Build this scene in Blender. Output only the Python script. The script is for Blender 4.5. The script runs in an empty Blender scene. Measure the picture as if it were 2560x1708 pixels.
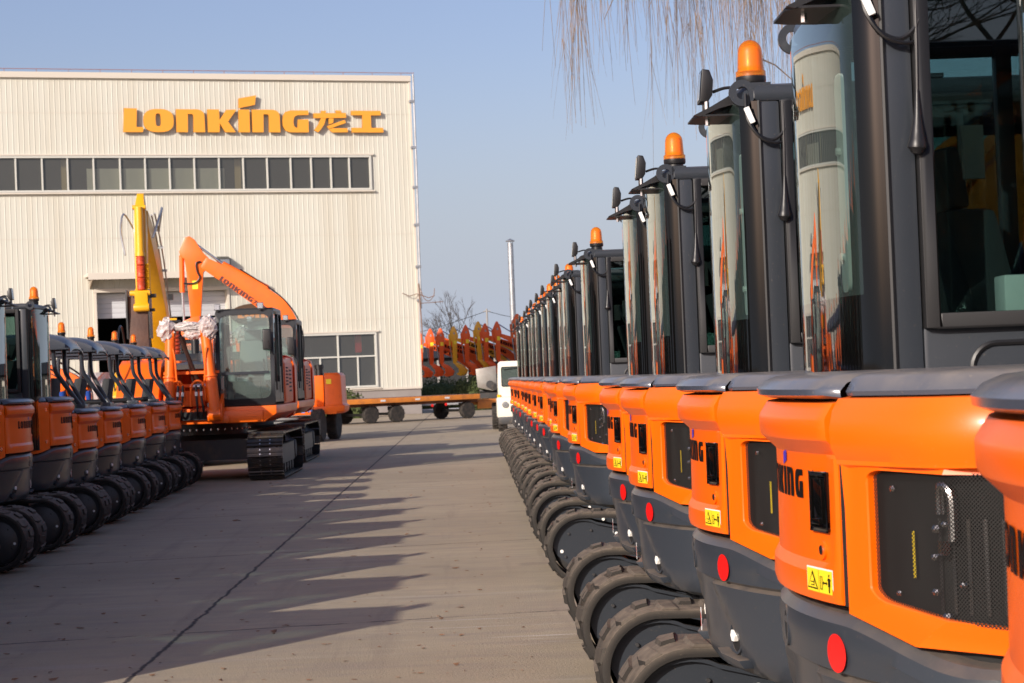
import bpy, bmesh, math, random
import numpy as np
from mathutils import Vector, Matrix
random.seed(7)
S = bpy.context.scene
COL = S.collection
R = math.radians

# ------------------------------------------------------------------ camera
def make_camera():
    F, CX, CY, RHO = 5087., 1280., 854., .040
    vx, vy, H = 1180., 945., 1.6
    v = Vector((vx-CX, -(vy-CY), -F)).normalized()
    u = Vector((-math.sin(RHO), math.cos(RHO), 0)); u.z = -(u.x*v.x+u.y*v.y)/v.z; u.normalize()
    x = v.cross(u)
    M = Matrix((x, v, u)).to_4x4(); M.translation = (0, 0, H)
    cd = bpy.data.cameras.new('camera'); co = bpy.data.objects.new('camera', cd); COL.objects.link(co)
    co.matrix_world = M
    cd.sensor_width = 36; cd.lens = 36*F/2560; cd.clip_end = 5000; cd.clip_start = .1
    cd.dof.use_dof = True; cd.dof.focus_distance = 8.5; cd.dof.aperture_fstop = 14
    S.camera = co
make_camera()
# ------------------------------------------------------------------ light
SUN_AZ, SUN_EL = R(56), R(21.5)          # light travels toward (cos az, sin az)
ldir = Vector((math.cos(SUN_AZ)*math.cos(SUN_EL), math.sin(SUN_AZ)*math.cos(SUN_EL), -math.sin(SUN_EL)))
w = bpy.data.worlds.new('World'); S.world = w; w.use_nodes = True
nt = w.node_tree; nt.nodes.clear()
sky = nt.nodes.new('ShaderNodeTexSky'); sky.sky_type = 'NISHITA'; sky.sun_disc = False
sky.sun_elevation = SUN_EL
sky.sun_rotation = math.atan2(-ldir.x, -ldir.y)
sky.altitude = 0; sky.air_density = 1.0; sky.dust_density = 2.2; sky.ozone_density = 3.0
bg = nt.nodes.new('ShaderNodeBackground'); bg.inputs['Strength'].default_value = .13
out = nt.nodes.new('ShaderNodeOutputWorld')
tint = nt.nodes.new('ShaderNodeMix'); tint.data_type = 'RGBA'; tint.blend_type = 'MULTIPLY'; tint.inputs['Factor'].default_value = 1; tint.inputs['B'].default_value = (1.03, .845, .880, 1)
nt.links.new(sky.outputs[0], tint.inputs['A']); 
wc = nt.nodes.new('ShaderNodeTexCoord'); wsx = nt.nodes.new('ShaderNodeSeparateXYZ'); wmr = nt.nodes.new('ShaderNodeMapRange')
wmr.inputs['From Min'].default_value = -.02; wmr.inputs['From Max'].default_value = .17; wmr.inputs['To Min'].default_value = 1.; wmr.inputs['To Max'].default_value = 0.; wmr.interpolation_type = 'SMOOTHSTEP'
hz = nt.nodes.new('ShaderNodeMix'); hz.data_type = 'RGBA'; hz.inputs['B'].default_value = (3.15, 3.55, 4.35, 1)
nt.links.new(wc.outputs['Generated'], wsx.inputs[0]); nt.links.new(wsx.outputs['Z'], wmr.inputs['Value']); nt.links.new(wmr.outputs[0], hz.inputs['Factor']); nt.links.new(tint.outputs['Result'], hz.inputs['A'])
nt.links.new(hz.outputs['Result'], bg.inputs[0]); nt.links.new(bg.outputs[0], out.inputs[0])
sd = bpy.data.lights.new('sun', 'SUN'); sd.energy = 4.1; sd.angle = R(.5); sd.color = (1, .92, .81)
so = bpy.data.objects.new('sun', sd); COL.objects.link(so)
so.rotation_euler = ldir.to_track_quat('-Z', 'Y').to_euler()
S.view_settings.view_transform = 'Standard'; S.view_settings.look = 'None'
S.view_settings.exposure = .30; S.view_settings.gamma = 1

# ------------------------------------------------------------------ materials
MATS = {}
def nodes(m): return m.node_tree.nodes, m.node_tree.links
def mat(name, col, rough=.5, metal=0., coat=0., noise=None, bump=None, spec=.5, trans=0.):
    """noise=(scale, colour2, lo, hi[, stretch]); bump=(scale, strength)"""
    m = bpy.data.materials.new(name); m.use_nodes = True
    N, L = nodes(m); b = N['Principled BSDF']
    b.inputs['Base Color'].default_value = (*col, 1); b.inputs['Roughness'].default_value = rough
    b.inputs['Metallic'].default_value = metal; b.inputs['Coat Weight'].default_value = coat
    b.inputs['Specular IOR Level'].default_value = spec
    b.inputs['Transmission Weight'].default_value = trans; b.inputs['Coat Roughness'].default_value = .16
    if noise or bump:
        tc = N.new('ShaderNodeTexCoord')
    if noise:
        sc, c2, lo, hi = noise[:4]
        nz = N.new('ShaderNodeTexNoise'); nz.inputs['Scale'].default_value = sc; nz.inputs['Detail'].default_value = 7; nz.inputs['Roughness'].default_value = .6
        src = tc.outputs['Object']
        if len(noise) > 4:
            mp = N.new('ShaderNodeMapping'); mp.inputs['Scale'].default_value = noise[4]; L.new(src, mp.inputs[0]); src = mp.outputs[0]
        L.new(src, nz.inputs['Vector'])
        cr = N.new('ShaderNodeMapRange'); cr.inputs['From Min'].default_value = lo; cr.inputs['From Max'].default_value = hi
        L.new(nz.outputs['Fac'], cr.inputs['Value'])
        mx = N.new('ShaderNodeMix'); mx.data_type = 'RGBA'; mx.inputs['A'].default_value = (*col, 1); mx.inputs['B'].default_value = (*c2, 1)
        L.new(cr.outputs[0], mx.inputs['Factor']); L.new(mx.outputs['Result'], b.inputs['Base Color'])
    if bump:
        nb = N.new('ShaderNodeTexNoise'); nb.inputs['Scale'].default_value = bump[0]; nb.inputs['Detail'].default_value = 5
        L.new(tc.outputs['Object'], nb.inputs['Vector'])
        bp = N.new('ShaderNodeBump'); bp.inputs['Strength'].default_value = bump[1]; bp.inputs['Distance'].default_value = .02
        L.new(nb.outputs['Fac'], bp.inputs['Height']); L.new(bp.outputs[0], b.inputs['Normal'])
    MATS[name] = m
    return m
def dusty(name, col, dust, rough, coat=0., amount=.8, scale=9., metal=0., lo=.35):
    """paint with settled dust on upward faces (dust that has fallen there) and faint speckle"""
    m = mat(name, col, rough, metal, coat); N, L = nodes(m); b = N['Principled BSDF']
    tc = N.new('ShaderNodeTexCoord'); ge = N.new('ShaderNodeNewGeometry'); sx = N.new('ShaderNodeSeparateXYZ')
    L.new(ge.outputs['Normal'], sx.inputs[0])
    b.inputs['Specular IOR Level'].default_value = .30
    oi = N.new('ShaderNodeObjectInfo'); om = N.new('ShaderNodeVectorMath'); om.operation = 'MULTIPLY_ADD'; om.inputs[1].default_value = (40, 23, 17)
    L.new(oi.outputs['Random'], om.inputs[0]); L.new(tc.outputs['Object'], om.inputs[2])
    nz = N.new('ShaderNodeTexNoise'); nz.inputs['Scale'].default_value = scale; nz.inputs['Detail'].default_value = 8; nz.inputs['Roughness'].default_value = .65
    L.new(om.outputs[0], nz.inputs['Vector'])
    up = N.new('ShaderNodeMapRange'); up.inputs['From Min'].default_value = lo; up.inputs['From Max'].default_value = .95
    L.new(sx.outputs['Z'], up.inputs['Value'])
    n2 = N.new('ShaderNodeMapRange'); n2.inputs['From Min'].default_value = .3; n2.inputs['From Max'].default_value = .7; n2.inputs['To Min'].default_value = .35
    L.new(nz.outputs['Fac'], n2.inputs['Value'])
    mu = N.new('ShaderNodeMath'); mu.operation = 'MULTIPLY'; L.new(up.outputs[0], mu.inputs[0]); L.new(n2.outputs[0], mu.inputs[1])
    sp = N.new('ShaderNodeTexNoise'); sp.inputs['Scale'].default_value = 90; sp.inputs['Detail'].default_value = 2
    L.new(om.outputs[0], sp.inputs['Vector'])
    s2 = N.new('ShaderNodeMapRange'); s2.inputs['From Min'].default_value = .66; s2.inputs['From Max'].default_value = .78; s2.inputs['To Max'].default_value = .22
    L.new(sp.outputs['Fac'], s2.inputs['Value'])
    ad = N.new('ShaderNodeMath'); ad.operation = 'MULTIPLY_ADD'; ad.inputs[1].default_value = amount; L.new(mu.outputs[0], ad.inputs[0]); L.new(s2.outputs[0], ad.inputs[2]); ad.use_clamp = True
    mx = N.new('ShaderNodeMix'); mx.data_type = 'RGBA'; mx.inputs['A'].default_value = (*col, 1); mx.inputs['B'].default_value = (*dust, 1)
    L.new(ad.outputs[0], mx.inputs['Factor']); L.new(mx.outputs['Result'], b.inputs['Base Color'])
    rr = N.new('ShaderNodeMapRange'); rr.inputs['To Min'].default_value = rough; rr.inputs['To Max'].default_value = .85
    L.new(ad.outputs[0], rr.inputs['Value']); L.new(rr.outputs[0], b.inputs['Roughness'])
    return m
def glass(name, tint, strength=1., body=None, base=.05):
    """thin tinted glass: tinted see-through + Schlick mirror; body=(colour, amount) adds a milky film"""
    m = bpy.data.materials.new(name); m.use_nodes = True; N, L = nodes(m); N.clear()
    o = N.new('ShaderNodeOutputMaterial'); t = N.new('ShaderNodeBsdfTransparent'); t.inputs[0].default_value = (*tint, 1)
    g = N.new('ShaderNodeBsdfGlossy'); g.inputs['Roughness'].default_value = .01; g.inputs[0].default_value = (.95, 1, .98, 1)
    lw = N.new('ShaderNodeLayerWeight'); lw.inputs[0].default_value = .5
    p = N.new('ShaderNodeMath'); p.operation = 'POWER'; p.inputs[1].default_value = 4.2; L.new(lw.outputs['Facing'], p.inputs[0])
    q = N.new('ShaderNodeMath'); q.operation = 'MULTIPLY_ADD'; q.inputs[1].default_value = .95*strength; q.inputs[2].default_value = base; q.use_clamp = True
    L.new(p.outputs[0], q.inputs[0])
    under = t.outputs[0]
    if body:
        d = N.new('ShaderNodeBsdfDiffuse'); d.inputs[0].default_value = (*body[0], 1)
        ms = N.new('ShaderNodeMixShader'); ms.inputs[0].default_value = body[1]; L.new(t.outputs[0], ms.inputs[1]); L.new(d.outputs[0], ms.inputs[2]); under = ms.outputs[0]
    mx = N.new('ShaderNodeMixShader'); L.new(q.outputs[0], mx.inputs[0]); L.new(under, mx.inputs[1]); L.new(g.outputs[0], mx.inputs[2]); L.new(mx.outputs[0], o.inputs[0])
    MATS[name] = m; return m

DUST = (.20, .155, .115)
ORANGE = (.94, .132, .001)
orange = dusty('orange paint', ORANGE, (.62, .22, .07), .36, coat=.14, amount=.35)
orange_b = mat('orange boom paint', (.90, .140, .002), .38, coat=.12, noise=(2.5, (.74, .11, .006), .45, .8))
orange_d = mat('deep orange paint', (.80, .105, .003), .42, noise=(1.5, (.68, .075, .003), .4, .7))
grey = dusty('charcoal paint', (.035, .042, .053), DUST, .30, coat=.25, amount=.85)
cabgrey = dusty('cab frame paint', (.028, .033, .041), DUST, .36, coat=.15, amount=.4)
cabdark = dusty('dark cab paint', (.016, .018, .021), DUST, .35, coat=.15, amount=.4)
lidgrey = dusty('lid grey plastic', (.070, .082, .112), (.30, .255, .21), .20, coat=.5, amount=.75)
black = mat('black plastic', (.010, .010, .011), .4)
blackg = mat('black glazing band', (.003, .003, .003), .03, spec=.4)
void = mat('dark engine bay', (.006, .006, .006), .8)
rubberm = dusty('track rubber', (.022, .020, .018), (.27, .215, .16), .75, amount=.82, scale=16, lo=-.05)
rub_seal = mat('seal rubber', (.012, .012, .013), .5)
tyre = mat('tyre rubber', (.022, .020, .018), .85, noise=(8, (.07, .055, .045), .42, .75))
steel = mat('bright steel', (.62, .62, .62), .22, metal=1.)
dsteel = mat('dark steel', (.05, .05, .052), .45, metal=.4, noise=(5, (.10, .08, .06), .5, .8))
shoe = mat('track shoe steel', (.06, .058, .056), .30, metal=.7, noise=(6, (.12, .09, .06), .45, .75))
galv = mat('galvanised steel', (.50, .51, .52), .4, metal=.7, noise=(3, (.38, .38, .38), .4, .7))
hubgrey = mat('hub paint', (.50, .49, .46), .5, noise=(6, (.34, .31, .27), .4, .7))
white = mat('white plastic', (.75, .75, .73), .5)
plug = mat('white plug', (.85, .83, .78), .5)
red = mat('red reflector', (.80, .012, .010), .25, coat=.5)
redhose = mat('red spiral guard', (.60, .07, .015), .5, noise=(6, (.40, .04, .01), .4, .7))
labely = mat('yellow label', (.90, .68, .02), .45)
ink = mat('black lettering', (.006, .004, .004), .65, spec=.12)
inkblue = mat('blue lettering', (.06, .03, .42), .4)
lblue = mat('light blue decal', (.10, .30, .75), .4)
ambercore = mat('amber inner lens', (1., .42, .012), .35, coat=.3)
ledm = mat('lamp face', (.55, .56, .55), .15, metal=.5, noise=(220, (.15, .15, .15), .45, .55))
seatm = mat('seat fabric', (.03, .032, .035), .8)
film = mat('plastic film', (.78, .74, .72), .22, noise=(9, (.62, .52, .48), .4, .65), bump=(22, .8), coat=.5, trans=.35)
bluem = mat('blue plastic wrap', (.02, .07, .34), .35)
yellow = mat('yellow machine paint', (.80, .40, .006), .4, coat=.2, noise=(1.2, (.68, .33, .01), .4, .75))
rust = mat('brown hammer steel', (.075, .036, .026), .65, noise=(3, (.12, .055, .035), .4, .75), bump=(14, .4))
cream = mat('cream cladding', (.585, .575, .50), .55, noise=(.55, (.50, .465, .375), .42, .82, (1.6, 1, .12)))
trimm = mat('cream trim', (.60, .55, .47), .55)
wallgrey = mat('rendered plinth', (.30, .27, .25), .85, noise=(.8, (.23, .20, .19), .35, .7))
plain_white = mat('window frame paint', (.55, .55, .50), .5)
shutter = mat('roller door paint', (.50, .51, .54), .5)
signc = mat('orange yellow sign face', (.82, .34, .035), .45)
signe = mat('sign return', (.42, .17, .02), .5)
brownm = mat('brown oval board', (.10, .055, .03), .5)
deck_or = mat('trailer orange paint', (.75, .25, .035), .55, noise=(2.2, (.42, .14, .04), .45, .75))
deck_wd = mat('rusted deck', (.17, .07, .04), .9, noise=(3, (.26, .12, .07), .4, .7))
cwhite = mat('cream white truck paint', (.74, .70, .58), .4, coat=.2, noise=(2, (.62, .57, .46), .5, .8))
tin = mat('dull tin plate', (.30, .29, .27), .45, metal=.5, noise=(2.5, (.22, .19, .17), .4, .7))
bushm = mat('clipped foliage', (.055, .075, .018), .8, noise=(3, (.10, .12, .035), .4, .7))
twigm = mat('willow twig bark', (.36, .25, .16), .8, noise=(.9, (.17, .14, .12), .42, .58))
barkm = mat('dark bark', (.09, .07, .055), .9, noise=(5, (.05, .04, .03), .4, .7))
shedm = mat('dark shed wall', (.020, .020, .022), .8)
concpost = mat('pale post', (.33, .31, .29), .7)
dirt = mat('bare earth', (.24, .17, .11), .95, noise=(3, (.15, .11, .07), .35, .65), bump=(8, .6))
amber = glass('amber lens', (1., .62, .10), .6, ((1., .26, .004), .30), base=.05)
g_rear = glass('cab glass', (.36, .46, .43), 1.0, ((.15, .23, .21), .09), base=.05)
g_side = glass('side glass', (.58, .68, .66), .9, None, base=.05)
g_front = glass('windshield glass', (.58, .70, .66), .9, ((.36, .46, .42), .17), base=.07)
g_bld = glass('building glass', (.55, .60, .60), .8, ((.16, .155, .14), .34), base=.07)

def grille_mat():
    m = bpy.data.materials.new('perforated grille'); m.use_nodes = True; N, L = nodes(m); b = N['Principled BSDF']
    b.inputs['Base Color'].default_value = (.022, .021, .020, 1); b.inputs['Roughness'].default_value = .7; b.inputs['Specular IOR Level'].default_value = .15
    uv = N.new('ShaderNodeUVMap'); uv.uv_map = 'sz'; sp = N.new('ShaderNodeSeparateXYZ'); L.new(uv.outputs[0], sp.inputs[0])
    res = []
    for ax in ('X', 'Y'):
        a = N.new('ShaderNodeMath'); a.operation = 'MULTIPLY'; a.inputs[1].default_value = 2*math.pi/.0085; L.new(sp.outputs[ax], a.inputs[0])
        c = N.new('ShaderNodeMath'); c.operation = 'COSINE'; L.new(a.outputs[0], c.inputs[0]); res.append(c)
    mu = N.new('ShaderNodeMath'); mu.operation = 'ADD'; L.new(res[0].outputs[0], mu.inputs[0]); L.new(res[1].outputs[0], mu.inputs[1])
    ab = N.new('ShaderNodeMath'); ab.operation = 'ABSOLUTE'; L.new(mu.outputs[0], ab.inputs[0])
    gt = N.new('ShaderNodeMath'); gt.operation = 'GREATER_THAN'; gt.inputs[1].default_value = .75; L.new(ab.outputs[0], gt.inputs[0])
    t = N.new('ShaderNodeBsdfTransparent'); mx = N.new('ShaderNodeMixShader'); L.new(gt.outputs[0], mx.inputs[0]); L.new(b.outputs[0], mx.inputs[1]); L.new(t.outputs[0], mx.inputs[2])
    L.new(mx.outputs[0], N['Material Output'].inputs[0]); return m
grillem = grille_mat()

# ------------------------------------------------------------------ mesh helpers
class MB:
    def __init__(s): s.v = []; s.f = []; s.mi = []; s.m = 0; s.uv = None
    def add(s, vs, fs, xf=None):
        o = len(s.v)
        if xf is not None: vs = [tuple(xf @ Vector(p)) for p in vs]
        s.v += [tuple(p) for p in vs]; s.f += [tuple(i+o for i in f) for f in fs]; s.mi += [s.m]*len(fs); return s
    def box(s, c, d, rz=0, xf=None, tx=1., ty=1.):
        x, y, z = (k/2 for k in d); ca, sa = math.cos(rz), math.sin(rz)
        vs = []
        for kz in (-1, 1):
            for a, b in ((-1, -1), (1, -1), (1, 1), (-1, 1)):
                px, py = a*x*(tx if kz > 0 else 1), b*y*(ty if kz > 0 else 1)
                vs.append((c[0]+px*ca-py*sa, c[1]+px*sa+py*ca, c[2]+kz*z))
        return s.add(vs, [(3, 2, 1, 0), (4, 5, 6, 7), (0, 1, 5, 4), (1, 2, 6, 5), (2, 3, 7, 6), (3, 0, 4, 7)], xf)
    def bar(s, a, b, wd, ht, up=(0, 0, 1), xf=None):
        a, b = Vector(a), Vector(b); d = (b-a); L = d.length; d.normalize(); up = Vector(up)
        sd_ = d.cross(up)
        if sd_.length < 1e-4: sd_ = d.cross(Vector((1, 0, 0)))
        sd_.normalize(); u = sd_.cross(d)
        vs = [p + sd_*(i*wd/2) + u*(j*ht/2) for p in (a, b) for i, j in ((-1, -1), (1, -1), (1, 1), (-1, 1))]
        return s.add(vs, [(0, 1, 2, 3), (7, 6, 5, 4), (0, 4, 5, 1), (1, 5, 6, 2), (2, 6, 7, 3), (3, 7, 4, 0)], xf)
    def prism(s, pts, axis, a, b, xf=None):
        """extrude 2D polygon along axis ('x': pts=(y,z); 'y': pts=(x,z); 'z': pts=(x,y))"""
        n = len(pts)
        def P(p, t): return {'x': (t, p[0], p[1]), 'y': (p[0], t, p[1]), 'z': (p[0], p[1], t)}[axis]
        vs = [P(p, a) for p in pts] + [P(p, b) for p in pts]
        fs = [tuple(range(n)), tuple(range(2*n-1, n-1, -1))] + [(i, i+n, (i+1) % n+n, (i+1) % n) for i in range(n)]
        return s.add(vs, fs, xf)
    def tube(s, pts, r, n=8, xf=None, cap=True, close=False):
        pts = [Vector(p) for p in pts]; rings = []; k = len(pts); rr = r if isinstance(r, (list, tuple)) else [r]*k
        prev = None
        for i, p in enumerate(pts):
            if close: t = pts[(i+1) % k]-pts[i-1]
            else: t = (pts[min(i+1, k-1)]-pts[max(i-1, 0)])
            t.normalize()
            if prev is None:
                a = Vector((0, 0, 1)) if abs(t.z) < .9 else Vector((1, 0, 0)); u = t.cross(a).normalized()
            else: u = (prev - t*prev.dot(t)).normalized()
            prev = u; v_ = t.cross(u)
            rings.append([p + (u*math.cos(2*math.pi*j/n)+v_*math.sin(2*math.pi*j/n))*rr[i] for j in range(n)])
        vs = [q for rg in rings for q in rg]; fs = []
        for i in range(k if close else k-1):
            b = ((i+1) % k)*n
            for j in range(n): fs.append((i*n+j, i*n+(j+1) % n, b+(j+1) % n, b+j))
        if cap and not close: fs += [tuple(range(n-1, -1, -1)), tuple(range((k-1)*n, k*n))]
        return s.add(vs, fs, xf)
    def cyl(s, a, b, r, n=16, r2=None): return s.tube([a, b], [r, r if r2 is None else r2], n)
    def lathe(s, prof, c, axis='z', n=20, xf=None):
        vs = []; fs = []; k = len(prof)
        for r_, h in prof:
            for j in range(n):
                a = 2*math.pi*j/n; x, y = r_*math.cos(a), r_*math.sin(a)
                p = {'z': (x, y, h), 'y': (x, h, y), 'x': (h, x, y)}[axis]; vs.append((p[0]+c[0], p[1]+c[1], p[2]+c[2]))
        for i in range(k-1):
            for j in range(n): fs.append((i*n+j, i*n+(j+1) % n, (i+1)*n+(j+1) % n, (i+1)*n+j))
        if prof[0][0] > 1e-5: fs.append(tuple(range(n-1, -1, -1)))
        if prof[-1][0] > 1e-5: fs.append(tuple(range((k-1)*n, k*n)))
        return s.add(vs, fs, xf)
    def grid(s, rows, xf=None, closeu=False):
        n = len(rows[0]); vs = [p for r_ in rows for p in r_]; fs = []
        for i in range(len(rows)-1):
            for j in range(n if closeu else n-1): fs.append((i*n+j, i*n+(j+1) % n, (i+1)*n+(j+1) % n, (i+1)*n+j))
        return s.add(vs, fs, xf)
    def build(s, name, m, parent=None, bevel=0., smooth=True, ang=38, seg=2, loc=None, rz=None):
        me = bpy.data.meshes.new(name); me.from_pydata([tuple(p) for p in s.v], [], s.f)
        ms = m if isinstance(m, (list, tuple)) else [m]
        for q in ms: me.materials.append(q)
        if len(ms) > 1: me.polygons.foreach_set('material_index', s.mi)
        if s.uv:
            l = me.uv_layers.new(name='sz')
            for lp in me.loops: l.data[lp.index].uv = s.uv[lp.vertex_index]
        bm = bmesh.new(); bm.from_mesh(me)
        bmesh.ops.remove_doubles(bm, verts=bm.verts, dist=1e-5)
        bmesh.ops.recalc_face_normals(bm, faces=bm.faces)
        if bevel:
            es = [e for e in bm.edges if len(e.link_faces) == 2 and e.calc_face_angle(0) > R(35)]
            bmesh.ops.bevel(bm, geom=es, offset=bevel, segments=seg, profile=.6, affect='EDGES', clamp_overlap=True)
        for f in bm.faces: f.smooth = smooth
        for e in bm.edges: e.smooth = not (len(e.link_faces) == 2 and e.calc_face_angle(0) > R(ang))
        bm.to_mesh(me); bm.free()
        o = bpy.data.objects.new(name, me); COL.objects.link(o)
        if parent is not None: o.parent = parent
        if loc is not None: o.location = loc
        if rz is not None: o.rotation_euler = (0, 0, rz)
        return o
def tag(o, label, cat, group=None, kind=None):
    if label: o['label'] = label
    if cat: o['category'] = cat
    if group: o['group'] = group
    if kind: o['kind'] = kind
    return o
def thing(name, label, cat, loc=(0, 0, 0), rz=0, group=None):
    o = bpy.data.objects.new(name, None); COL.objects.link(o); o.location = loc; o.rotation_euler = (0, 0, rz)
    return tag(o, label, cat, group)
def dup(root, loc, rz, label, group=None):
    def cp(o, par):
        c = o.copy(); COL.objects.link(c)
        if par is not None: c.parent = par
        for ch in list(o.children): cp(ch, c)
        return c
    r = cp(root, None); r.location = loc; r.rotation_euler = (0, 0, rz); r['label'] = label
    if group: r['group'] = group
    return r
def struct(name, mb, m, **k): return tag(mb.build(name, m, **k), None, None, kind='structure')
def arc(c, r, a0, a1, n): return [(c[0]+r*math.cos(R(a0+(a1-a0)*i/n)), c[1]+r*math.sin(R(a0+(a1-a0)*i/n))) for i in range(n+1)]
def spline(pts, sub=5):
    P = [Vector(p) for p in pts]; out_ = []
    for i in range(len(P)-1):
        p0 = P[max(i-1, 0)]; p1 = P[i]; p2 = P[i+1]; p3 = P[min(i+2, len(P)-1)]
        for k in range(sub):
            t = k/sub
            out_.append(.5*((2*p1)+(-p0+p2)*t+(2*p0-5*p1+4*p2-p3)*t*t+(-p0+3*p1-3*p2+p3)*t**3))
    out_.append(P[-1]); return out_
def rrect(x0, x1, y0, y1, r, n=4):
    return arc((x1-r, y1-r), r, 0, 90, n)+arc((x0+r, y1-r), r, 90, 180, n)+arc((x0+r, y0+r), r, 180, 270, n)+arc((x1-r, y0+r), r, 270, 360, n)

# ------------------------------------------------------------------ lettering (outlines in pixels of the wall sign; cap height 128, baseline 398)
def glyphs():
    G = {}
    G['L'] = [[(673, 270), (740, 272), (735, 370), (772, 372), (768, 398), (665, 398)]]
    oc, ic = [], []
    for k in range(25):
        a = math.pi/2+math.pi*2*k/24
        ca, sa = math.cos(a), math.sin(a)
        q = lambda v_, e: math.copysign(abs(v_)**e, v_)
        oc.append((852+80*q(ca, .75), 336-62*q(sa, .75))); ic.append((850+14*q(ca, .6), 332-34*q(sa, .6)))
    G['O'] = [oc[:13]+ic[:13][::-1], oc[12:]+ic[12:][::-1]]
    nn = [(945, 275), (1060, 275), (1078, 280), (1090, 290), (1096, 306), (1097, 398), (1035, 398), (1037, 310), (1032, 301), (1008, 300), (1005, 398), (945, 398)]
    G['N'] = [nn]
    G['K'] = [[(1112, 275), (1175, 275), (1176, 332), (1214, 277), (1270, 275), (1222, 340), (1262, 398), (1205, 398), (1177, 350), (1174, 398), (1112, 398)]]
    G['I'] = [[(1280, 275), (1340, 275), (1338, 398), (1277, 398)]]
    G['dot'] = [[(1283, 215), (1378, 197), (1370, 249), (1281, 268)]]
    G['n'] = [[(x+407, y) for x, y in nn]]
    G['G'] = [[(1662, 278), (1662, 303), (1602, 304), (1588, 310), (1580, 322), (1577, 345), (1580, 362), (1588, 371), (1599, 373), (1602, 328), (1661, 326), (1660, 398), (1556, 398), (1532, 388), (1519, 364), (1517, 336), (1522, 306), (1536, 286), (1562, 278)]]
    G['long'] = [[(1690, 293), (1870, 291), (1870, 318), (1690, 320)], [(1733, 279), (1760, 279), (1757, 292), (1732, 292)],
                 [(1730, 320.5), (1758, 320.5), (1748, 352), (1732, 376), (1712, 398), (1690, 386), (1712, 358)], [(1812, 277), (1842, 277), (1846, 290), (1816, 290)],
                 [(1774, 321), (1801, 321), (1797, 346), (1772, 354)], [(1763, 363), (1862, 328), (1868, 346), (1770, 379)],
                 [(1772, 381), (1796, 373), (1808, 375), (1875, 374), (1878, 397), (1790, 398)]]
    G['gong'] = [[(1900, 278), (2066, 278), (2066, 303), (2010, 303), (2010, 372), (2076, 372), (2078, 398), (1900, 398), (1900, 372), (1960, 372), (1962, 303), (1900, 303)]]
    return G
GL = glyphs(); LATIN = ['L', 'O', 'N', 'K', 'I', 'n', 'G']
def norm(p, x0=668, x1=1665): return ((p[0]-x0)/(x1-x0), (398-p[1])/128.)   # u 0..1 over LONKING, v in cap heights

# ================================================================== MINI EXCAVATOR (local: +x = front, tail at -x, z up)
RA, AC, S0, RC = 1.65, .54, .7775, .22
PH0 = S0/RA
def plan(s):
    """point and outward normal on the tail outline, s>0 = machine's right (-y)"""
    sg = -1 if s >= 0 else 1; a = abs(s)
    if a <= S0:
        p = a/RA; return AC-RA*math.cos(p), sg*RA*math.sin(p), -math.cos(p), sg*math.sin(p)
    cx, cy = AC-(RA-RC)*math.cos(PH0), (RA-RC)*math.sin(PH0)
    L1 = RC*(math.pi/2-PH0)
    if a <= S0+L1:
        p = PH0+(a-S0)/RC; return cx-RC*math.cos(p), sg*(cy+RC*math.sin(p)), -math.cos(p), sg*math.sin(p)
    return cx+(a-S0-L1), sg*(cy+RC), 0., sg*1.
def SP(s, z, off=0.):
    x, y, nx, ny = plan(s); return (x+nx*off, y+ny*off, z)
def lin(a, b, n): return [a+(b-a)*i/n for i in range(n+1)]
def sst(x, a, b):
    t = min(1, max(0, (x-a)/(b-a))); return t*t*(3-2*t)
D0, D1 = -.62, .455           # tail door from the left seam to the right seam
SEND = 1.62

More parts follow.
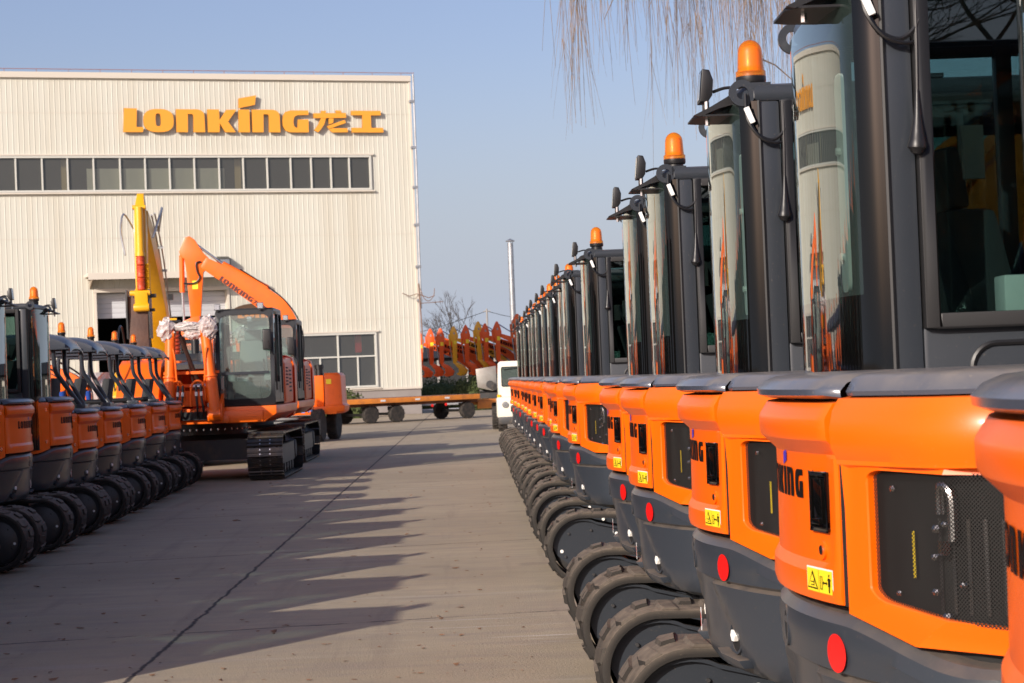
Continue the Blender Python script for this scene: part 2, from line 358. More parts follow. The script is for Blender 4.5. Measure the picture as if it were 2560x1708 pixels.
def make_mini(name, label, cabbed, beacon=True):
    zs, zt = (1.045, 1.525) if cabbed else (.955, 1.375)
    t = thing(name, label, 'excavator')
    # -- undercarriage
    for sy in (-1, 1):
        yc = sy*.77; W = .40; r = .262; xl = 1.385-r-.03
        path = []
        NS = 150
        per = 4*xl+2*math.pi*r
        def pt(d):
            d %= per
            if d < 2*xl: return (xl-d, r*2+.0, 0., 1.)
            d -= 2*xl
            if d < math.pi*r: a = math.pi/2+d/r; return (-xl+r*math.cos(a), r+r*math.sin(a), math.cos(a), math.sin(a))
            d -= math.pi*r
            if d < 2*xl: return (-xl+d, 0., 0., -1.)
            d -= 2*xl; a = -math.pi/2+d/r; return (xl+r*math.cos(a), r+r*math.sin(a), math.cos(a), math.sin(a))
        m = MB(); rows = []
        for k in range(NS):
            x, z, nx, nz = pt(per*k/NS); z += .03
            # sag of the upper run
            if nz > .99: z -= .018*math.cos(x/xl*math.pi/2)
            ring = []
            for (dy, o) in ((-W/2, -.036), (-W/2-.004, -.014), (-W/2, -.002), (-W/2+.02, .005), (W/2-.02, .005), (W/2, -.002), (W/2+.004, -.014), (W/2, -.036), (.07, -.03), (-.07, -.03)):
                ring.append((x+nx*o, yc+dy, z+nz*o))
            rows.append(ring)
        rows.append(rows[0]); m.grid(rows, closeu=True)
        NL = 62
        for k in range(NL):
            d0 = per*k/NL; side = 1 if k % 2 else -1
            prof = []
            for (dd, yy) in ((-.038, side*W*.49), (.040, side*W*.49), (.062, side*.11), (.054, -side*.035), (-.010, -side*.035), (-.022, side*.10)):
                prof.append((dd, yy))
            lo, hi = [], []
            for dd, yy in prof:
                x, z, nx, nz = pt(d0+dd); z += .03
                if nz > .99: z -= .018*math.cos(x/xl*math.pi/2)
                lo.append((x+nx*.001, yc+yy, z+nz*.002))
                x2, z2, nx2, nz2 = pt(d0+dd*.74); z2 += .03
                if nz2 > .99: z2 -= .018*math.cos(x2/xl*math.pi/2)
                hi.append((x2+nx2*(.012 if abs(yy) > .15 else .021), yc+yy*(.97 if abs(yy) > .15 else 1), z2+nz2*(.012 if abs(yy) > .15 else .021)))
            n = 6
            m.add(lo+hi, [tuple(range(n-1, -1, -1)), tuple(range(n, 2*n))]+[(i, (i+1) % n, (i+1) % n+n, i+n) for i in range(n)])
        tr = m.build('rubber_track', rubberm, t, ang=30)
        # sprocket housing with cover plate
        m = MB(); zc = r+.03
        m.lathe([(.0, -.14), (.15, -.14), (.20, -.11), (.215, -.05), (.215, .12), (.17, .15), (.0, .15)], (-xl, yc, zc), 'y', 28)
        for k, (ax_, az_) in enumerate(((-.13, -.06), (-.10, .11), (.07, .13), (.14, -.04), (.0, -.15))):
            for q in (-1, 1): m.cyl((-xl+ax_, yc+q*.138, zc+az_), (-xl+ax_, yc+q*.158, zc+az_), .009, 6)
        sp_ = m.build('drive_sprocket', dsteel, t)
        m = MB(); m.lathe([(.0, -.10), (.19, -.10), (.21, 0), (.19, .10), (.0, .10)], (xl, yc, zc), 'y', 24); m.build('idler_wheel', dsteel, t)
        for q in (-1, 1):
            m = MB(); m.cyl((-xl-.155, yc+q*.135, zc-.02), (-xl-.155, yc+q*.152, zc-.02), .013, 10); m.build('white_plug', plug, sp_)
            m = MB(); m.cyl((-xl+.26, yc+q*.150, zc+.10), (-xl+.26, yc+q*.166, zc+.10), .013, 10); m.build('white_plug', plug, sp_)
        # track frame: arched guard rib over the sprocket running down into the side beam
        m = MB()
        arch = arc((-xl, zc), .222, 175, 60, 12)+[(-xl+.30, zc+.145), (-xl+.55, zc+.09), (-xl+.72, zc+.07)]
        for q in (-1, 1):
            rows = []
            for (ax_, az_) in arch:
                rows.append([(ax_, yc+q*.125, az_), (ax_, yc+q*.172, az_), (ax_, yc+q*.172, az_-.016), (ax_, yc+q*.125, az_-.016)])
            m.grid(rows, closeu=True)
            m.prism([(-xl-.19, zc-.05)]+arch+[(-xl+.72, zc-.13), (-xl-.05, zc-.16)], 'y', yc+q*.128, yc+q*.142)
            m.box((-xl+.74, yc+q*.135, zc+.04), (.03, .09, .16))
        m.box((.18, yc, zc-.03), (xl*2-.55, .30, .20))
        for x in (-.55, -.25, .05, .35, .65): m.lathe([(.0, -.15), (.075, -.15), (.09, -.10), (.06, 0), (.09, .10), (.075, .15), (0, .15)], (x, yc, .14), 'y', 14)
        m.build('track_frame', cabgrey, t, ang=30)
    m = MB(); m.box((0, 0, .40), (1.5, 1.16, .16)); m.lathe([(.42, .48), (.42, .60), (.36, .60), (.36, .66)], (0, 0, 0), 'z', 28)
    m.box((0, 0, .40), (.5, 1.3, .24)); m.box((-.62, 0, .37), (.10, 1.1, .10))
    m.build('chassis', grey, t, bevel=.01)
    m = MB(); m.prism([(1.42, .08), (1.50, .05), (1.55, .2), (1.50, .42), (1.44, .45)], 'y', -.97, .97)
    m.bar((.6, .4, .33), (1.46, .4, .24), .08, .10); m.bar((.6, -.4, .33), (1.46, -.4, .24), .08, .10)
    m.build('dozer_blade', grey, t)
    # -- counterweight
    zb = .565 if cabbed else .53; zm = zs-.155; rows = []
    def zsp(s): return zs-.075*sst(abs(s), .42, .95)
    zl = [(0., -.22), (.012, -.12), (.04, -.065), (.10, -.025), (.18, -.008), (.3, 0), (.42, 0), (.55, 0), (.68, 0), (.80, 0), (.9, 0), (.97, 0)]
    ss = lin(-1.5, 1.5, 90)
    def cw_row(s):
        out_ = []; a = abs(s); up_ = zsp(s)
        for fz, o in zl:
            z = zb+fz*(zm-zb); zc_ = zm-.40*max(0, min(1, (a-.22)/.5))      # diagonal crease falling outward
            rec = .020*(1-sst(z, zc_-.012, zc_+.004)) if a < .74 else 0
            out_.append(SP(s, z, o-rec-.02*(1-fz)))
        for z, o in ((zm, -.018), (zm+.012, .004), (zm+.05, .006), (up_-.07, .010), (up_-.035, .006), (up_-.012, -.012), (up_-.004, -.05), (up_-.002, -.14)):
            out_.append(SP(s, z, o))
        return out_
    m = MB(); m.grid([cw_row(s) for s in ss]); m.add([SP(s, zb+.03, -.2) for s in (-1.5, 1.5)]+[], [])
    cw = m.build('counterweight', grey, t, ang=28)
    def decal(mb, polys, off=.002, th=0):
        for pl in polys:
            vs = [SP(s, z, off) for s, z in pl]; mb.add(vs, [tuple(range(len(vs)))])
    m = MB(); decal(m, [[(.405+.050*math.cos(a), zs-.100+.044*math.sin(a)) for a in [2*math.pi*k/24 for k in range(24)]]], .012)
    m.build('red_reflector', red, cw)
    if True:
        # bolt pockets with hexagon bolt and lip
        for sc in (.40, -.40):
            zc_ = zb+.155; zcr = zm-.40*max(0, min(1, (abs(sc)-.22)/.5)); so_ = -.020*(1-sst(zc_, zcr-.012, zcr+.004))-.012
            cx_, cy_, nx, ny = plan(sc); cx_ += nx*so_; cy_ += ny*so_
            X = Matrix(((-ny, 0, nx, cx_), (nx, 0, ny, cy_), (0, 1, 0, zc_), (0, 0, 0, 1)))
            m = MB(); m.add(*ring_mesh(.050, .043, -.012, .006, 20, 1.25), xf=X)
            m.m = 1; m.add([(0.043*math.cos(a), .054*math.sin(a), .0035) for a in [2*math.pi*k/20 for k in range(20)]], [tuple(range(20))], X)  # flat black disc painted in for the shade inside the pocket
            m.build('bolt_pocket', [grey, void], cw)
            m = MB(); m.add(*cylmesh(.021, -.010, .018, 6), xf=X); m.build('bolt', plug, cw, smooth=False)
            m = MB(); lip = [(-.095, -.048), (-.06, -.062), (.095, -.070), (.090, -.100), (-.060, -.100), (-.105, -.078)]
            vs = [(x, y, -.02) for x, y in lip]+[(x, y, .038 if y > -.075 else .016) for x, y in lip]; n = len(lip)
            m.add(vs, [tuple(range(n)), tuple(range(2*n-1, n-1, -1))]+[(i, (i+1) % n, (i+1) % n+n, i+n) for i in range(n)], X)
            m.build('pocket_lip', grey, cw, bevel=.004)
        cx_, cy_, nx, ny = plan(-.02); X = Matrix(((-ny, 0, nx, cx_), (nx, 0, ny, cy_), (0, 1, 0, zs-.085), (0, 0, 0, 1)))
        m = MB(); m.add(*ring_mesh(.030, .022, -.010, .010, 18, 1.7), xf=X); m.m = 1
        m.add([(.022*math.cos(a), .037*math.sin(a), .009) for a in [2*math.pi*k/18 for k in range(18)]], [tuple(range(18))], X); m.build('tie_hole', [grey, void], cw)
    m = MB(); decal(m, [[(.015, zb+.13), (.045, zb+.13), (.045, zb+.21), (.015, zb+.21)]], .0); m.m = 1
    decal(m, [[(.025, zb+.145), (.035, zb+.145), (.035, zb+.175), (.042, zb+.175), (.030, zb+.198), (.018, zb+.175), (.025, zb+.175)]], .0012)
    m.build('white_sticker', [white, red], cw)
    # -- inner dark body (seen only through seams)
    m = MB(); ss = lin(-1.5, 1.5, 48); m.grid([[SP(s, z, -.05) for z in (zb+.05, zt+.02)] for s in ss])
    m.add([SP(s, zt+.018, -.05) for s in ss], [tuple(range(len(ss)))]); m.build('engine_bay', void, t)
    # -- tail door
    def prof(side):
        if side: return [(zs-0., -.02), (zs+.004, .010), (zs+.03, .014), (zs+.1, .014), (zt-.22, .014), (zt-.17, .014), (zt-.140, .020), (zt-.112, .034), (zt-.07, .036), (zt-.03, .026), (zt-.004, .010), (zt, -.02)]
        return [(zs+.008, -.02), (zs+.012, .012), (zs+.03, .017), (zs+.075, .015), (zs+.10, .002), (zt-.24, .0), (zt-.140, .0), (zt-.132, .002), (zt-.098, .037), (zt-.090, .040), (zt-.052, .041), (zt-.044, .038), (zt-.014, .018), (zt-.010, -.02)]
    ss = [D0+.005, D0+.007]+lin(D0+.02, D1-.022, 34)+[D1-.008, D1-.006]
    rows = []
    for i, s in enumerate(ss):
        e = -.03 if i in (0, len(ss)-1) else (-.004 if i in (1, len(ss)-2) else 0)
        eg = sst(abs(s-D1), .10, .02)+sst(abs(s-D0), .10, .02)       # recess dies out near the seams
        rows.append([SP(s, z, o+e+(eg*.012 if zs+.09 < z < zt-.135 else 0)) for z, o in prof(False)])
    m = MB(); m.grid(rows); door = m.build('tail_door', orange, t, ang=24)
    m = MB()
    for (sa, sb) in ((D1-.004, D1+.031),): m.grid([[SP(q, z, o) for z, o in ((zs+.01, -.03), (zs+.01, .006), (zt-.15, .006), (zt-.13, .0), (zt-.13, -.03))] for q in (sa, sb)])
    m.build('seam_strip', void, door)  # black strip filling the gap between tail door and side panel
    # lettering on the tail door: reads from the machine's left to its right as seen from behind
    cap = .072; tw = .545; sl, z0 = -.335, zt-.240
    if not cabbed: z0 = zt-.225
    def lp(p, cx): u, v_ = norm((cx+(p[0]-cx)*.86, p[1])); return (sl+u*tw, z0+v_*cap)
    def mid(k): q = [p[0] for pl in GL[k] for p in pl]; return (min(q)+max(q))/2
    m = MB()
    for k in LATIN: decal(m, [[lp(p, mid(k)) for p in pl] for pl in GL[k]], .0022)
    m.m = 1; decal(m, [[lp(p, mid('I')) for p in pl] for pl in GL['dot']], .0022)
    m.build('lettering', [ink, inkblue], door, smooth=False)
    # latch
    hs, hz = .335, zt-.24
    m = MB(); decal(m, [rrect(hs-.055, hs+.055, hz-.068, hz+.068, .014)], .003)
    cx_, cy_, nx, ny = plan(hs); X = Matrix(((-ny*-1, 0, nx, cx_), (nx*-1, 0, ny, cy_), (0, 1, 0, hz), (0, 0, 0, 1)))
    for (a, b, c, d) in ((-.055, -.045, -.068, .068), (.045, .055, -.068, .068), (-.055, .055, .058, .068), (-.055, .055, -.068, -.058)):
        m.box(((a+b)/2, (c+d)/2, .006), (b-a, d-c, .012), xf=X)
    m.box((.008, 0, .005), (.050, .104, .010), xf=X); m.box((.010, -.046, .010), (.046, .014, .014), xf=X)
    m.build('door_latch', blackg, door, bevel=.002)
    cx_, cy_, nx, ny = plan(.335); X = Matrix(((-ny, 0, nx, cx_), (nx, 0, ny, cy_), (0, 1, 0, hz-.112), (0, 0, 0, 1)))
    m = MB(); m.add(*ring_mesh(.022, .012, -.004, .008, 16, 1.), xf=X); m.build('lock_boss', orange, door)
    m = MB(); m.add(*cylmesh(.011, 0, .010, 14), xf=X); m.build('lock', steel, door)
    # warning label
    l0, l1, b0, b1 = .255, .415, zs+.028, zs+.088
    def lab(u, v_): return (l0+(l1-l0)*u, b0+(b1-b0)*v_)
    def rl(u0, u1, v0, v1): return [lab(u0, v0), lab(u1, v0), lab(u1, v1), lab(u0, v1)]
    m = MB(); m.m = 2; decal(m, [rl(0, 1, 0, 1)], .0165); m.m = 0; decal(m, [rl(.025, .49, .06, .94), rl(.505, .975, .06, .94)], .0175); m.m = 1
    decal(m, [[lab(.26, .86), lab(.47, .16), lab(.05, .16)]], .0182); m.m = 0; decal(m, [[lab(.26, .74), lab(.43, .22), lab(.09, .22)]], .0188); m.m = 1
    decal(m, [rl(.20, .34, .28, .32), rl(.18, .33, .40, .44), rl(.31, .34, .32, .52), rl(.56, .575, .2, .7), rl(.63, .645, .2, .7), rl(.575, .63, .2, .23), rl(.575, .63, .67, .7), rl(.69, .79, .44, .49),
              [lab(.66, .465), lab(.70, .55), lab(.70, .38)], [lab(.82, .465), lab(.78, .55), lab(.78, .38)], rl(.85, .92, .35, .68), rl(.865, .88, .12, .35), rl(.89, .905, .12, .35), rl(.87, .90, .72, .82), rl(.83, .94, .58, .64)], .0188)
    m.build('warning_label', [labely, ink, white], door)
    # -- side panels
    def side_s(s): return zsp(s)-zs
    gz1 = zt-.158; g0, g1 = .585, 1.28
    # right panel with grille opening: lower field ring-meshed, upper bulge as grid
    m = MB(); sA, sB = D1+.010, SEND
    up = [q for q in prof(True) if q[0] > zt-.16]
    ss = [sA, sA+.002]+lin(sA+.02, sB, 40)
    zj = zt-.150
    sAl = D1+.034
    rows = [[SP(s, zj, .022 + (-.03 if i == 0 else 0))]+[SP(s, z, o+(-.03 if i == 0 else 0)+.004*sst(s, .5, .9)) for z, o in up if z > zj] for i, s in enumerate(ss)]
    m.grid(rows)
    NP = 96
    def per_pt(k, x0, x1, y0, y1, r):
        # rounded rectangle resampled on rays
        pts = rrect(x0, x1, y0, y1, r, 6); return pts
    inner0 = rrect(0, 1, 0, 1, .085, 8)
    inner = []
    for (u, v_) in inner0:
        s = g0+(g1-g0)*u; zt_ = gz1-.018*u; zb_ = zs+.045-.085*u; inner.append((s, zb_+(zt_-zb_)*v_))
    cs, cz = (g0+g1)/2, (zs+zt)/2-.05
    def outer_of(p):
        # project from centre to panel boundary
        dx, dz = p[0]-cs, p[1]-cz; ts = []
        if dx > 0: ts.append((sB-cs)/dx)
        if dx < 0: ts.append((sAl-cs)/dx)
        if dz > 0: ts.append((zj-cz)/dz)
        if dz < 0: ts.append((zs-.06-cz)/dz)
        k = min(ts); return (cs+dx*k, cz+dz*k)
    outer = [outer_of(p) for p in inner]
    # add exact corners by snapping nearest
    for c in ((sAl, zj), (sB, zj), (sAl, zs-.06), (sB, zs-.06)):
        i = min(range(len(outer)), key=lambda k: (outer[k][0]-c[0])**2+(outer[k][1]-c[1])**2*4); outer[i] = c
    # densify
    def dens(P, n):
        out_ = []
        for i in range(len(P)):
            a, b = P[i], P[(i+1) % len(P)]
            for k in range(n): out_.append((a[0]+(b[0]-a[0])*k/n, a[1]+(b[1]-a[1])*k/n))
        return out_
    I, O = dens(inner, 3), dens(outer, 3)
    rings = []
    for f, o in ((0, -.012), (0.004, .010), (.03, .014), (.25, .014), (.5, .014), (.75, .014), (1., .016)):
        rg = []
        for a, b in zip(I, O):
            s = a[0]+(b[0]-a[0])*f; z = a[1]+(b[1]-a[1])*f
            if f == 1.:
                z = max(z, zsp(s)+.002)
                if abs(b[1]-zj) < 1e-6: z = zj
            oo = o
            if f == 1. and abs(b[1]-zj) < 1e-6: oo = .022
            rg.append(SP(s, z, oo))
        rings.append(rg)
    # map bottom boundary z smoothly: intermediate rings between opening and true lower edge
    for fi, f in enumerate((.25, .5, .75)):
        for k, (a, b) in enumerate(zip(I, O)):
            s1 = b[0]; z1 = max(b[1], zsp(s1)+.002); s = a[0]+(s1-a[0])*f; z = a[1]+(z1-a[1])*f
            rings[3+fi][k] = SP(s, z, .014)
    m.grid(rings, closeu=True)
    sp1 = m.build('side_panel', orange, t, ang=26)
    m = MB(); gu = lin(0, 1, 24); rows = []; uvs = []
    for v_ in (0, .5, 1):
        rw = []
        for u in gu:
            s = g0+(g1-g0)*u; zt_ = gz1-.018*u; zb_ = zs+.045-.085*u; z = zb_-.004+(zt_+.008-zb_)*v_; rw.append(SP(s, z, -.004)); uvs.append((s, z))
        rows.append(rw)
    m.grid(rows); m.uv = uvs; gr = m.build('grille', grillem, sp1)
    # things behind the grille
    m = MB(); m.grid([[SP(s, z, -.045) for z in (zs-.02, zt-.12)] for s in lin(g0-.05, g1+.1, 10)]); m.build('radiator', void, sp1)
    m = MB()
    for s in lin(g0+.18, g1-.1, 9):
        m.add([SP(s, zs+.02, -.040), SP(s+.010, zs+.02, -.040), SP(s+.010, zt-.26, -.040), SP(s, zt-.26, -.040)], [(0, 1, 2, 3)])
    m.build('radiator_fin', dsteel, sp1)
    m = MB()
    m.tube(spline([SP(g0+.245, zs+.175, -.025), SP(g0+.245, zt-.225, -.025), SP(g0+.235, zt-.195, -.025), SP(g0+.215, zt-.19, -.025), SP(g0+.205, zt-.21, -.03), SP(g0+.205, zt-.25, -.03)], 4), .011, 8)
    for q, z, r_ in ((.05, 1.325, .010), (.20, 1.245, .013), (.225, 1.255, .009), (.19, 1.185, .011), (.19, 1.112, .011), (.225, 1.062, .013), (.06, 1.10, .009), (.27, 1.13, .009)):
        z = zs+(z-1.045)/.48*(zt-zs); m.lathe([(0, -r_*.9), (r_*.7, -r_*.6), (r_, 0), (r_*.7, r_*.6), (0, r_*.9)], SP(g0+q, z, -.022), 'z', 8)
    m.box(SP(g0+.215, zs+.16, -.025), (.018, .03, .03))
    m.build('pipe_fitting', steel, sp1)
    m = MB(); m.add([SP(g0+.10, zs+.09, -.03), SP(g0+.110, zs+.09, -.03), SP(g0+.110, zs+.19, -.03), SP(g0+.10, zs+.19, -.03)], [(0, 1, 2, 3)]); m.build('yellow_tag', labely, sp1)
    # left panel (cab side), swept lower edge, four bolts
    m = MB(); sA2, sB2 = D0-.010, -1.62
    ss = [sA2, sA2-.002]+lin(sA2-.02, sB2+.02, 26)+[sB2]
    rows = []
    for i, s in enumerate(ss):
        a = min(1, (abs(s)-abs(sA2))/.68); e = -.03 if i in (0, len(ss)-1) else 0; top = zt+.0-.0*a
        if not cabbed: top = zt-.30*sst(a, .35, 1.)
        rw = []
        for z, o in prof(True):
            f = (z-zs)/(zt-zs); lo_ = zsp(s)+.003; z2 = lo_+(top-lo_)*f; o2 = min(o, .018); rw.append(SP(s, z2, o2+e))
        rows.append(rw)
    m.grid(rows); sp2 = m.build('side_panel', orange, t, ang=40)
    for s, z in ((-.70, zt-.08), (-.70, zs+.06), (-1.2, zs+.03)):
        cx_, cy_, nx, ny = plan(s); X = Matrix(((-ny, 0, nx, cx_), (nx, 0, ny, cy_), (0, 1, 0, z), (0, 0, 0, 1)))
        m = MB(); m.add(*ring_mesh(.020, .010, .012, .021, 14, 1.), xf=X); m.add(*cylmesh(.009, .012, .022, 6), xf=X); m.build('panel_bolt', steel, sp2)
    # -- lid
    m = MB()
    lidp = [(zt-.004, .020), (zt+.004, .042), (zt+.018, .044), (zt+.036, .026), (zt+.048, -.006), (zt+.052, -.05), (zt+.056, -.20)]
    ss = [D0, D0+.03]+lin(D0+.06, D1-.05, 24)+[D1-.025, D1]
    rows = []
    for i, s in enumerate(ss):
        e = -.045 if i in (0, len(ss)-1) else (-.010 if i in (1, len(ss)-2) else 0)
        rows.append([SP(s, z-(.006 if e < -.02 else 0), o+e) for z, o in lidp])
    m.grid(rows)
    m.build('engine_lid', lidgrey, t, ang=50)
    m = MB()
    for sa, sb in ((D1+.012, SEND), (D0-.012, -SEND)):
        ss = lin(sa, sb, 30); rows = []
        for i, s in enumerate(ss):
            e = -.03 if i == 0 else 0
            rows.append([SP(s, z, o+e) for z, o in ((zt+.002, .006), (zt+.012, .010), (zt+.040, -.008), (zt+.050, -.035), (zt+.054, -.10), (zt+.056, -.2))])
        m.grid(rows)
    # top deck: closes the cover behind the lid, stops at the seat/cab
    ring = [SP(s, zt+.0555, -.2) for s in lin(-1.5, 1.5, 40)]
    m.add(ring, [tuple(range(len(ring)))])
    m.build('top_cover', lidgrey, t, ang=50)
    # right-hand body forward of the engine: tank and step
    m = MB(); m.box((.20, -.63, (zs-.1+zt)/2), (.60, .46, zt-zs+.10)); m.build('side_tank', orange, t, bevel=.05, seg=3)
    m = MB(); m.box((.15, 0, zb+.12), (1.55, 1.64, .16)); m.box((.3, .40, zs-.12), (1.2, .90, .20)); m.build('platform', grey, t, bevel=.03)
    # -- boom assembly
    bx = .98; by = -.25
    def zz(z): return z if cabbed or z < 1.05 else 1.05+(z-1.05)*.56
    m = MB(); m.box((bx-.08, by, .86), (.30, .30, .44)); m.cyl((bx+.05, by, .62), (bx+.05, by, 1.16), .10, 14); m.build('swing_post', orange_b, t, bevel=.02)
    upc = spline([(bx-.02, 1.05), (bx-.33, zz(1.50)), (bx-.42, zz(2.02)), (bx-.10, zz(2.52)), (bx+.45, zz(2.85))], 6)
    wd = [.10, .17, .22, .21, .15, .09]
    def plate(c, ws, w0, w1):
        n = len(c); L_, Rr = [], []
        for i, p in enumerate(c):
            t_ = (c[min(i+1, n-1)]-c[max(i-1, 0)]).normalized(); q = i/(n-1)*(len(ws)-1); k = min(int(q), len(ws)-2); wv = ws[k]+(ws[k+1]-ws[k])*(q-k)
            L_.append((p.x-t_.y*wv, p.y+t_.x*wv)); Rr.append((p.x+t_.y*wv, p.y-t_.x*wv))
        rows = [[(a[0], w0, a[1]), (a[0], w1, a[1]), (b[0], w1, b[1]), (b[0], w0, b[1])] for a, b in zip(L_, Rr)]
        return rows
    def plated(m, c, ws, w0, w1):
        rows = plate(c, ws, w0, w1); m.grid(rows, closeu=True); n = len(rows); k = len(m.v)-4*n
        m.f += [(k, k+1, k+2, k+3), (k+4*(n-1)+3, k+4*(n-1)+2, k+4*(n-1)+1, k+4*(n-1))]; m.mi += [m.m, m.m]
    m = MB(); plated(m, [Vector(p) for p in upc], wd, by-.11, by+.11); bo = m.build('boom', orange_b, t, bevel=.008)
    m = MB()
    for k in range(5):
        o = .235+.006*k; pts = []
        for i in range(2, len(upc)-3):
            p = upc[i]; t_ = (upc[i+1]-upc[i-1]).normalized(); pts.append((p.x-t_.y*o*1.0, by-.07+.035*k, p.y+t_.x*o))
        m.tube(pts, .010, 6)
    m.build('hydraulic_hose', orange_b if cabbed else black, bo)
    m = MB(); armc = [Vector((bx+.30, zz(3.10))), Vector((bx+.50, zz(2.86))), Vector((bx+.72, zz(2.2))), Vector((bx+.86, zz(1.25)))]
    plated(m, armc, [.05, .15, .11, .07], by-.08, by+.08); m.build('arm', orange_b, t, bevel=.006)
    m = MB(); bk = [(x_-.38, z_+.18) for x_, z_ in [(bx+1.30, 1.02), (bx+1.42, .95), (bx+1.50, .62), (bx+1.36, .30), (bx+1.06, .18), (bx+.86, .34), (bx+.90, .42), (bx+1.10, .34), (bx+1.22, .50), (bx+1.22, .80)]]
    m.prism(bk, 'y', by-.30, by+.30); m.build('bucket', orange_d, t)
    m = MB(); m.cyl((bx+.16, by, .86), (bx+.10, by, 1.62), .055, 12); m.build('boom_cylinder', orange_b, t)
    m = MB(); m.cyl((bx-.35, by, zz(2.42)), (bx-.02, by, zz(2.86)), .045, 12); ac = m.build('arm_cylinder', orange_b, t)
    m = MB(); m.cyl((bx-.02, by, zz(2.86)), (bx+.28, by, zz(3.08)), .022, 10); m.build('cylinder_rod', steel, ac)
    if cabbed: cab(t, beacon)
    else: canopy(t, zt)
    return t

def ring_mesh(ro, ri, z0, z1, n, ky=1.):
    vs = []
    for r_, z in ((ro, z0), (ro, z1), (ri, z1), (ri, z0)):
        vs += [(r_*math.cos(2*math.pi*k/n), r_*ky*math.sin(2*math.pi*k/n), z) for k in range(n)]
    fs = [(a*n+k, a*n+(k+1) % n, (a+1) % 4*n+(k+1) % n, (a+1) % 4*n+k) for a in range(4) for k in range(n)]
    return vs, fs
def cylmesh(r_, z0, z1, n):
    vs = [(r_*math.cos(2*math.pi*k/n), r_*math.sin(2*math.pi*k/n), z) for z in (z0, z1) for k in range(n)]
    return vs, [tuple(range(n-1, -1, -1)), tuple(range(n, 2*n))]+[(k, (k+1) % n, (k+1) % n+n, k+n) for k in range(n)]

def beacon_lamp(par, x, y, z, rr=.050, h=1.):
    m = MB(); m.lathe([(rr*.86, 0), (rr*.86, .028*h), (rr*1.04, .030*h), (rr*1.10, .036*h), (rr*1.10, .046*h), (rr*.98, .050*h)], (x, y, z), 'z', 24)
    for k in range(14):
        a = 2*math.pi*k/14; m.box((x+rr*.88*math.cos(a), y+rr*.88*math.sin(a), z+.014*h), (.005, .008, .020*h), rz=a)
    b = m.build('beacon', black, par)
    m = MB(); rr2 = rr*.96
    pr = [(rr*1.09, .0465*h), (rr*1.09, .060*h), (rr2*1.0, .063*h)]+[(rr2*(1-.02*k), (.063+.045*k/4)*h) for k in range(1, 5)]
    zt_ = pr[-1][1]; r2 = pr[-1][0]
    pr += [(r2*math.cos(R(a)), zt_+r2*.72*h*math.sin(R(a))) for a in (15, 30, 45, 60, 75, 84)]+[(0, zt_+r2*.72*h)]
    m.lathe(pr, (x, y, z), 'z', 28); m.build('lens', amber, b, ang=60)
    m = MB(); n = 40; r3 = rr*.80; vs = []
    prf = [(r3, .060*h), (r3*.97, zt_-.002), (r3*.75, zt_+r3*.30*h), (.004, zt_+r3*.46*h)]
    for r_, hh in prf:
        for k in range(n): q = 1+.035*(k % 2); vs.append((x+r_*q*math.cos(2*math.pi*k/n), y+r_*q*math.sin(2*math.pi*k/n), z+hh))
    m.add(vs, [(i*n+k, i*n+(k+1) % n, (i+1)*n+(k+1) % n, (i+1)*n+k) for i in range(3) for k in range(n)]); m.build('inner_lens', ambercore, b, ang=80)
    return b

def work_lamp(par, x, y, z, hx=.05, w=.12, h=.115):
    m = MB(); m.prism([(x, z-h/2), (x+.012, z+h/2+.004), (x+hx*.75, z+h/2), (x+hx, z+h*.18), (x+hx*.9, z-h*.3), (x+hx*.6, z-h/2)], 'y', y-w/2, y+w/2)
    m.box((x+hx*.5, y, z-h/2-.012), (.02, .05, .03)); l = m.build('work_lamp', black, par, bevel=.004)
    m = MB(); m.add([(x-.0015+.000, y-w/2+.008, z-h/2+.008), (x-.0015, y+w/2-.008, z-h/2+.008), (x+.0085, y+w/2-.008, z+h/2-.006), (x+.0085, y-w/2+.008, z+h/2-.006)], [(0, 1, 2, 3)]); m.build('lamp_glass', ledm, l)
    return l

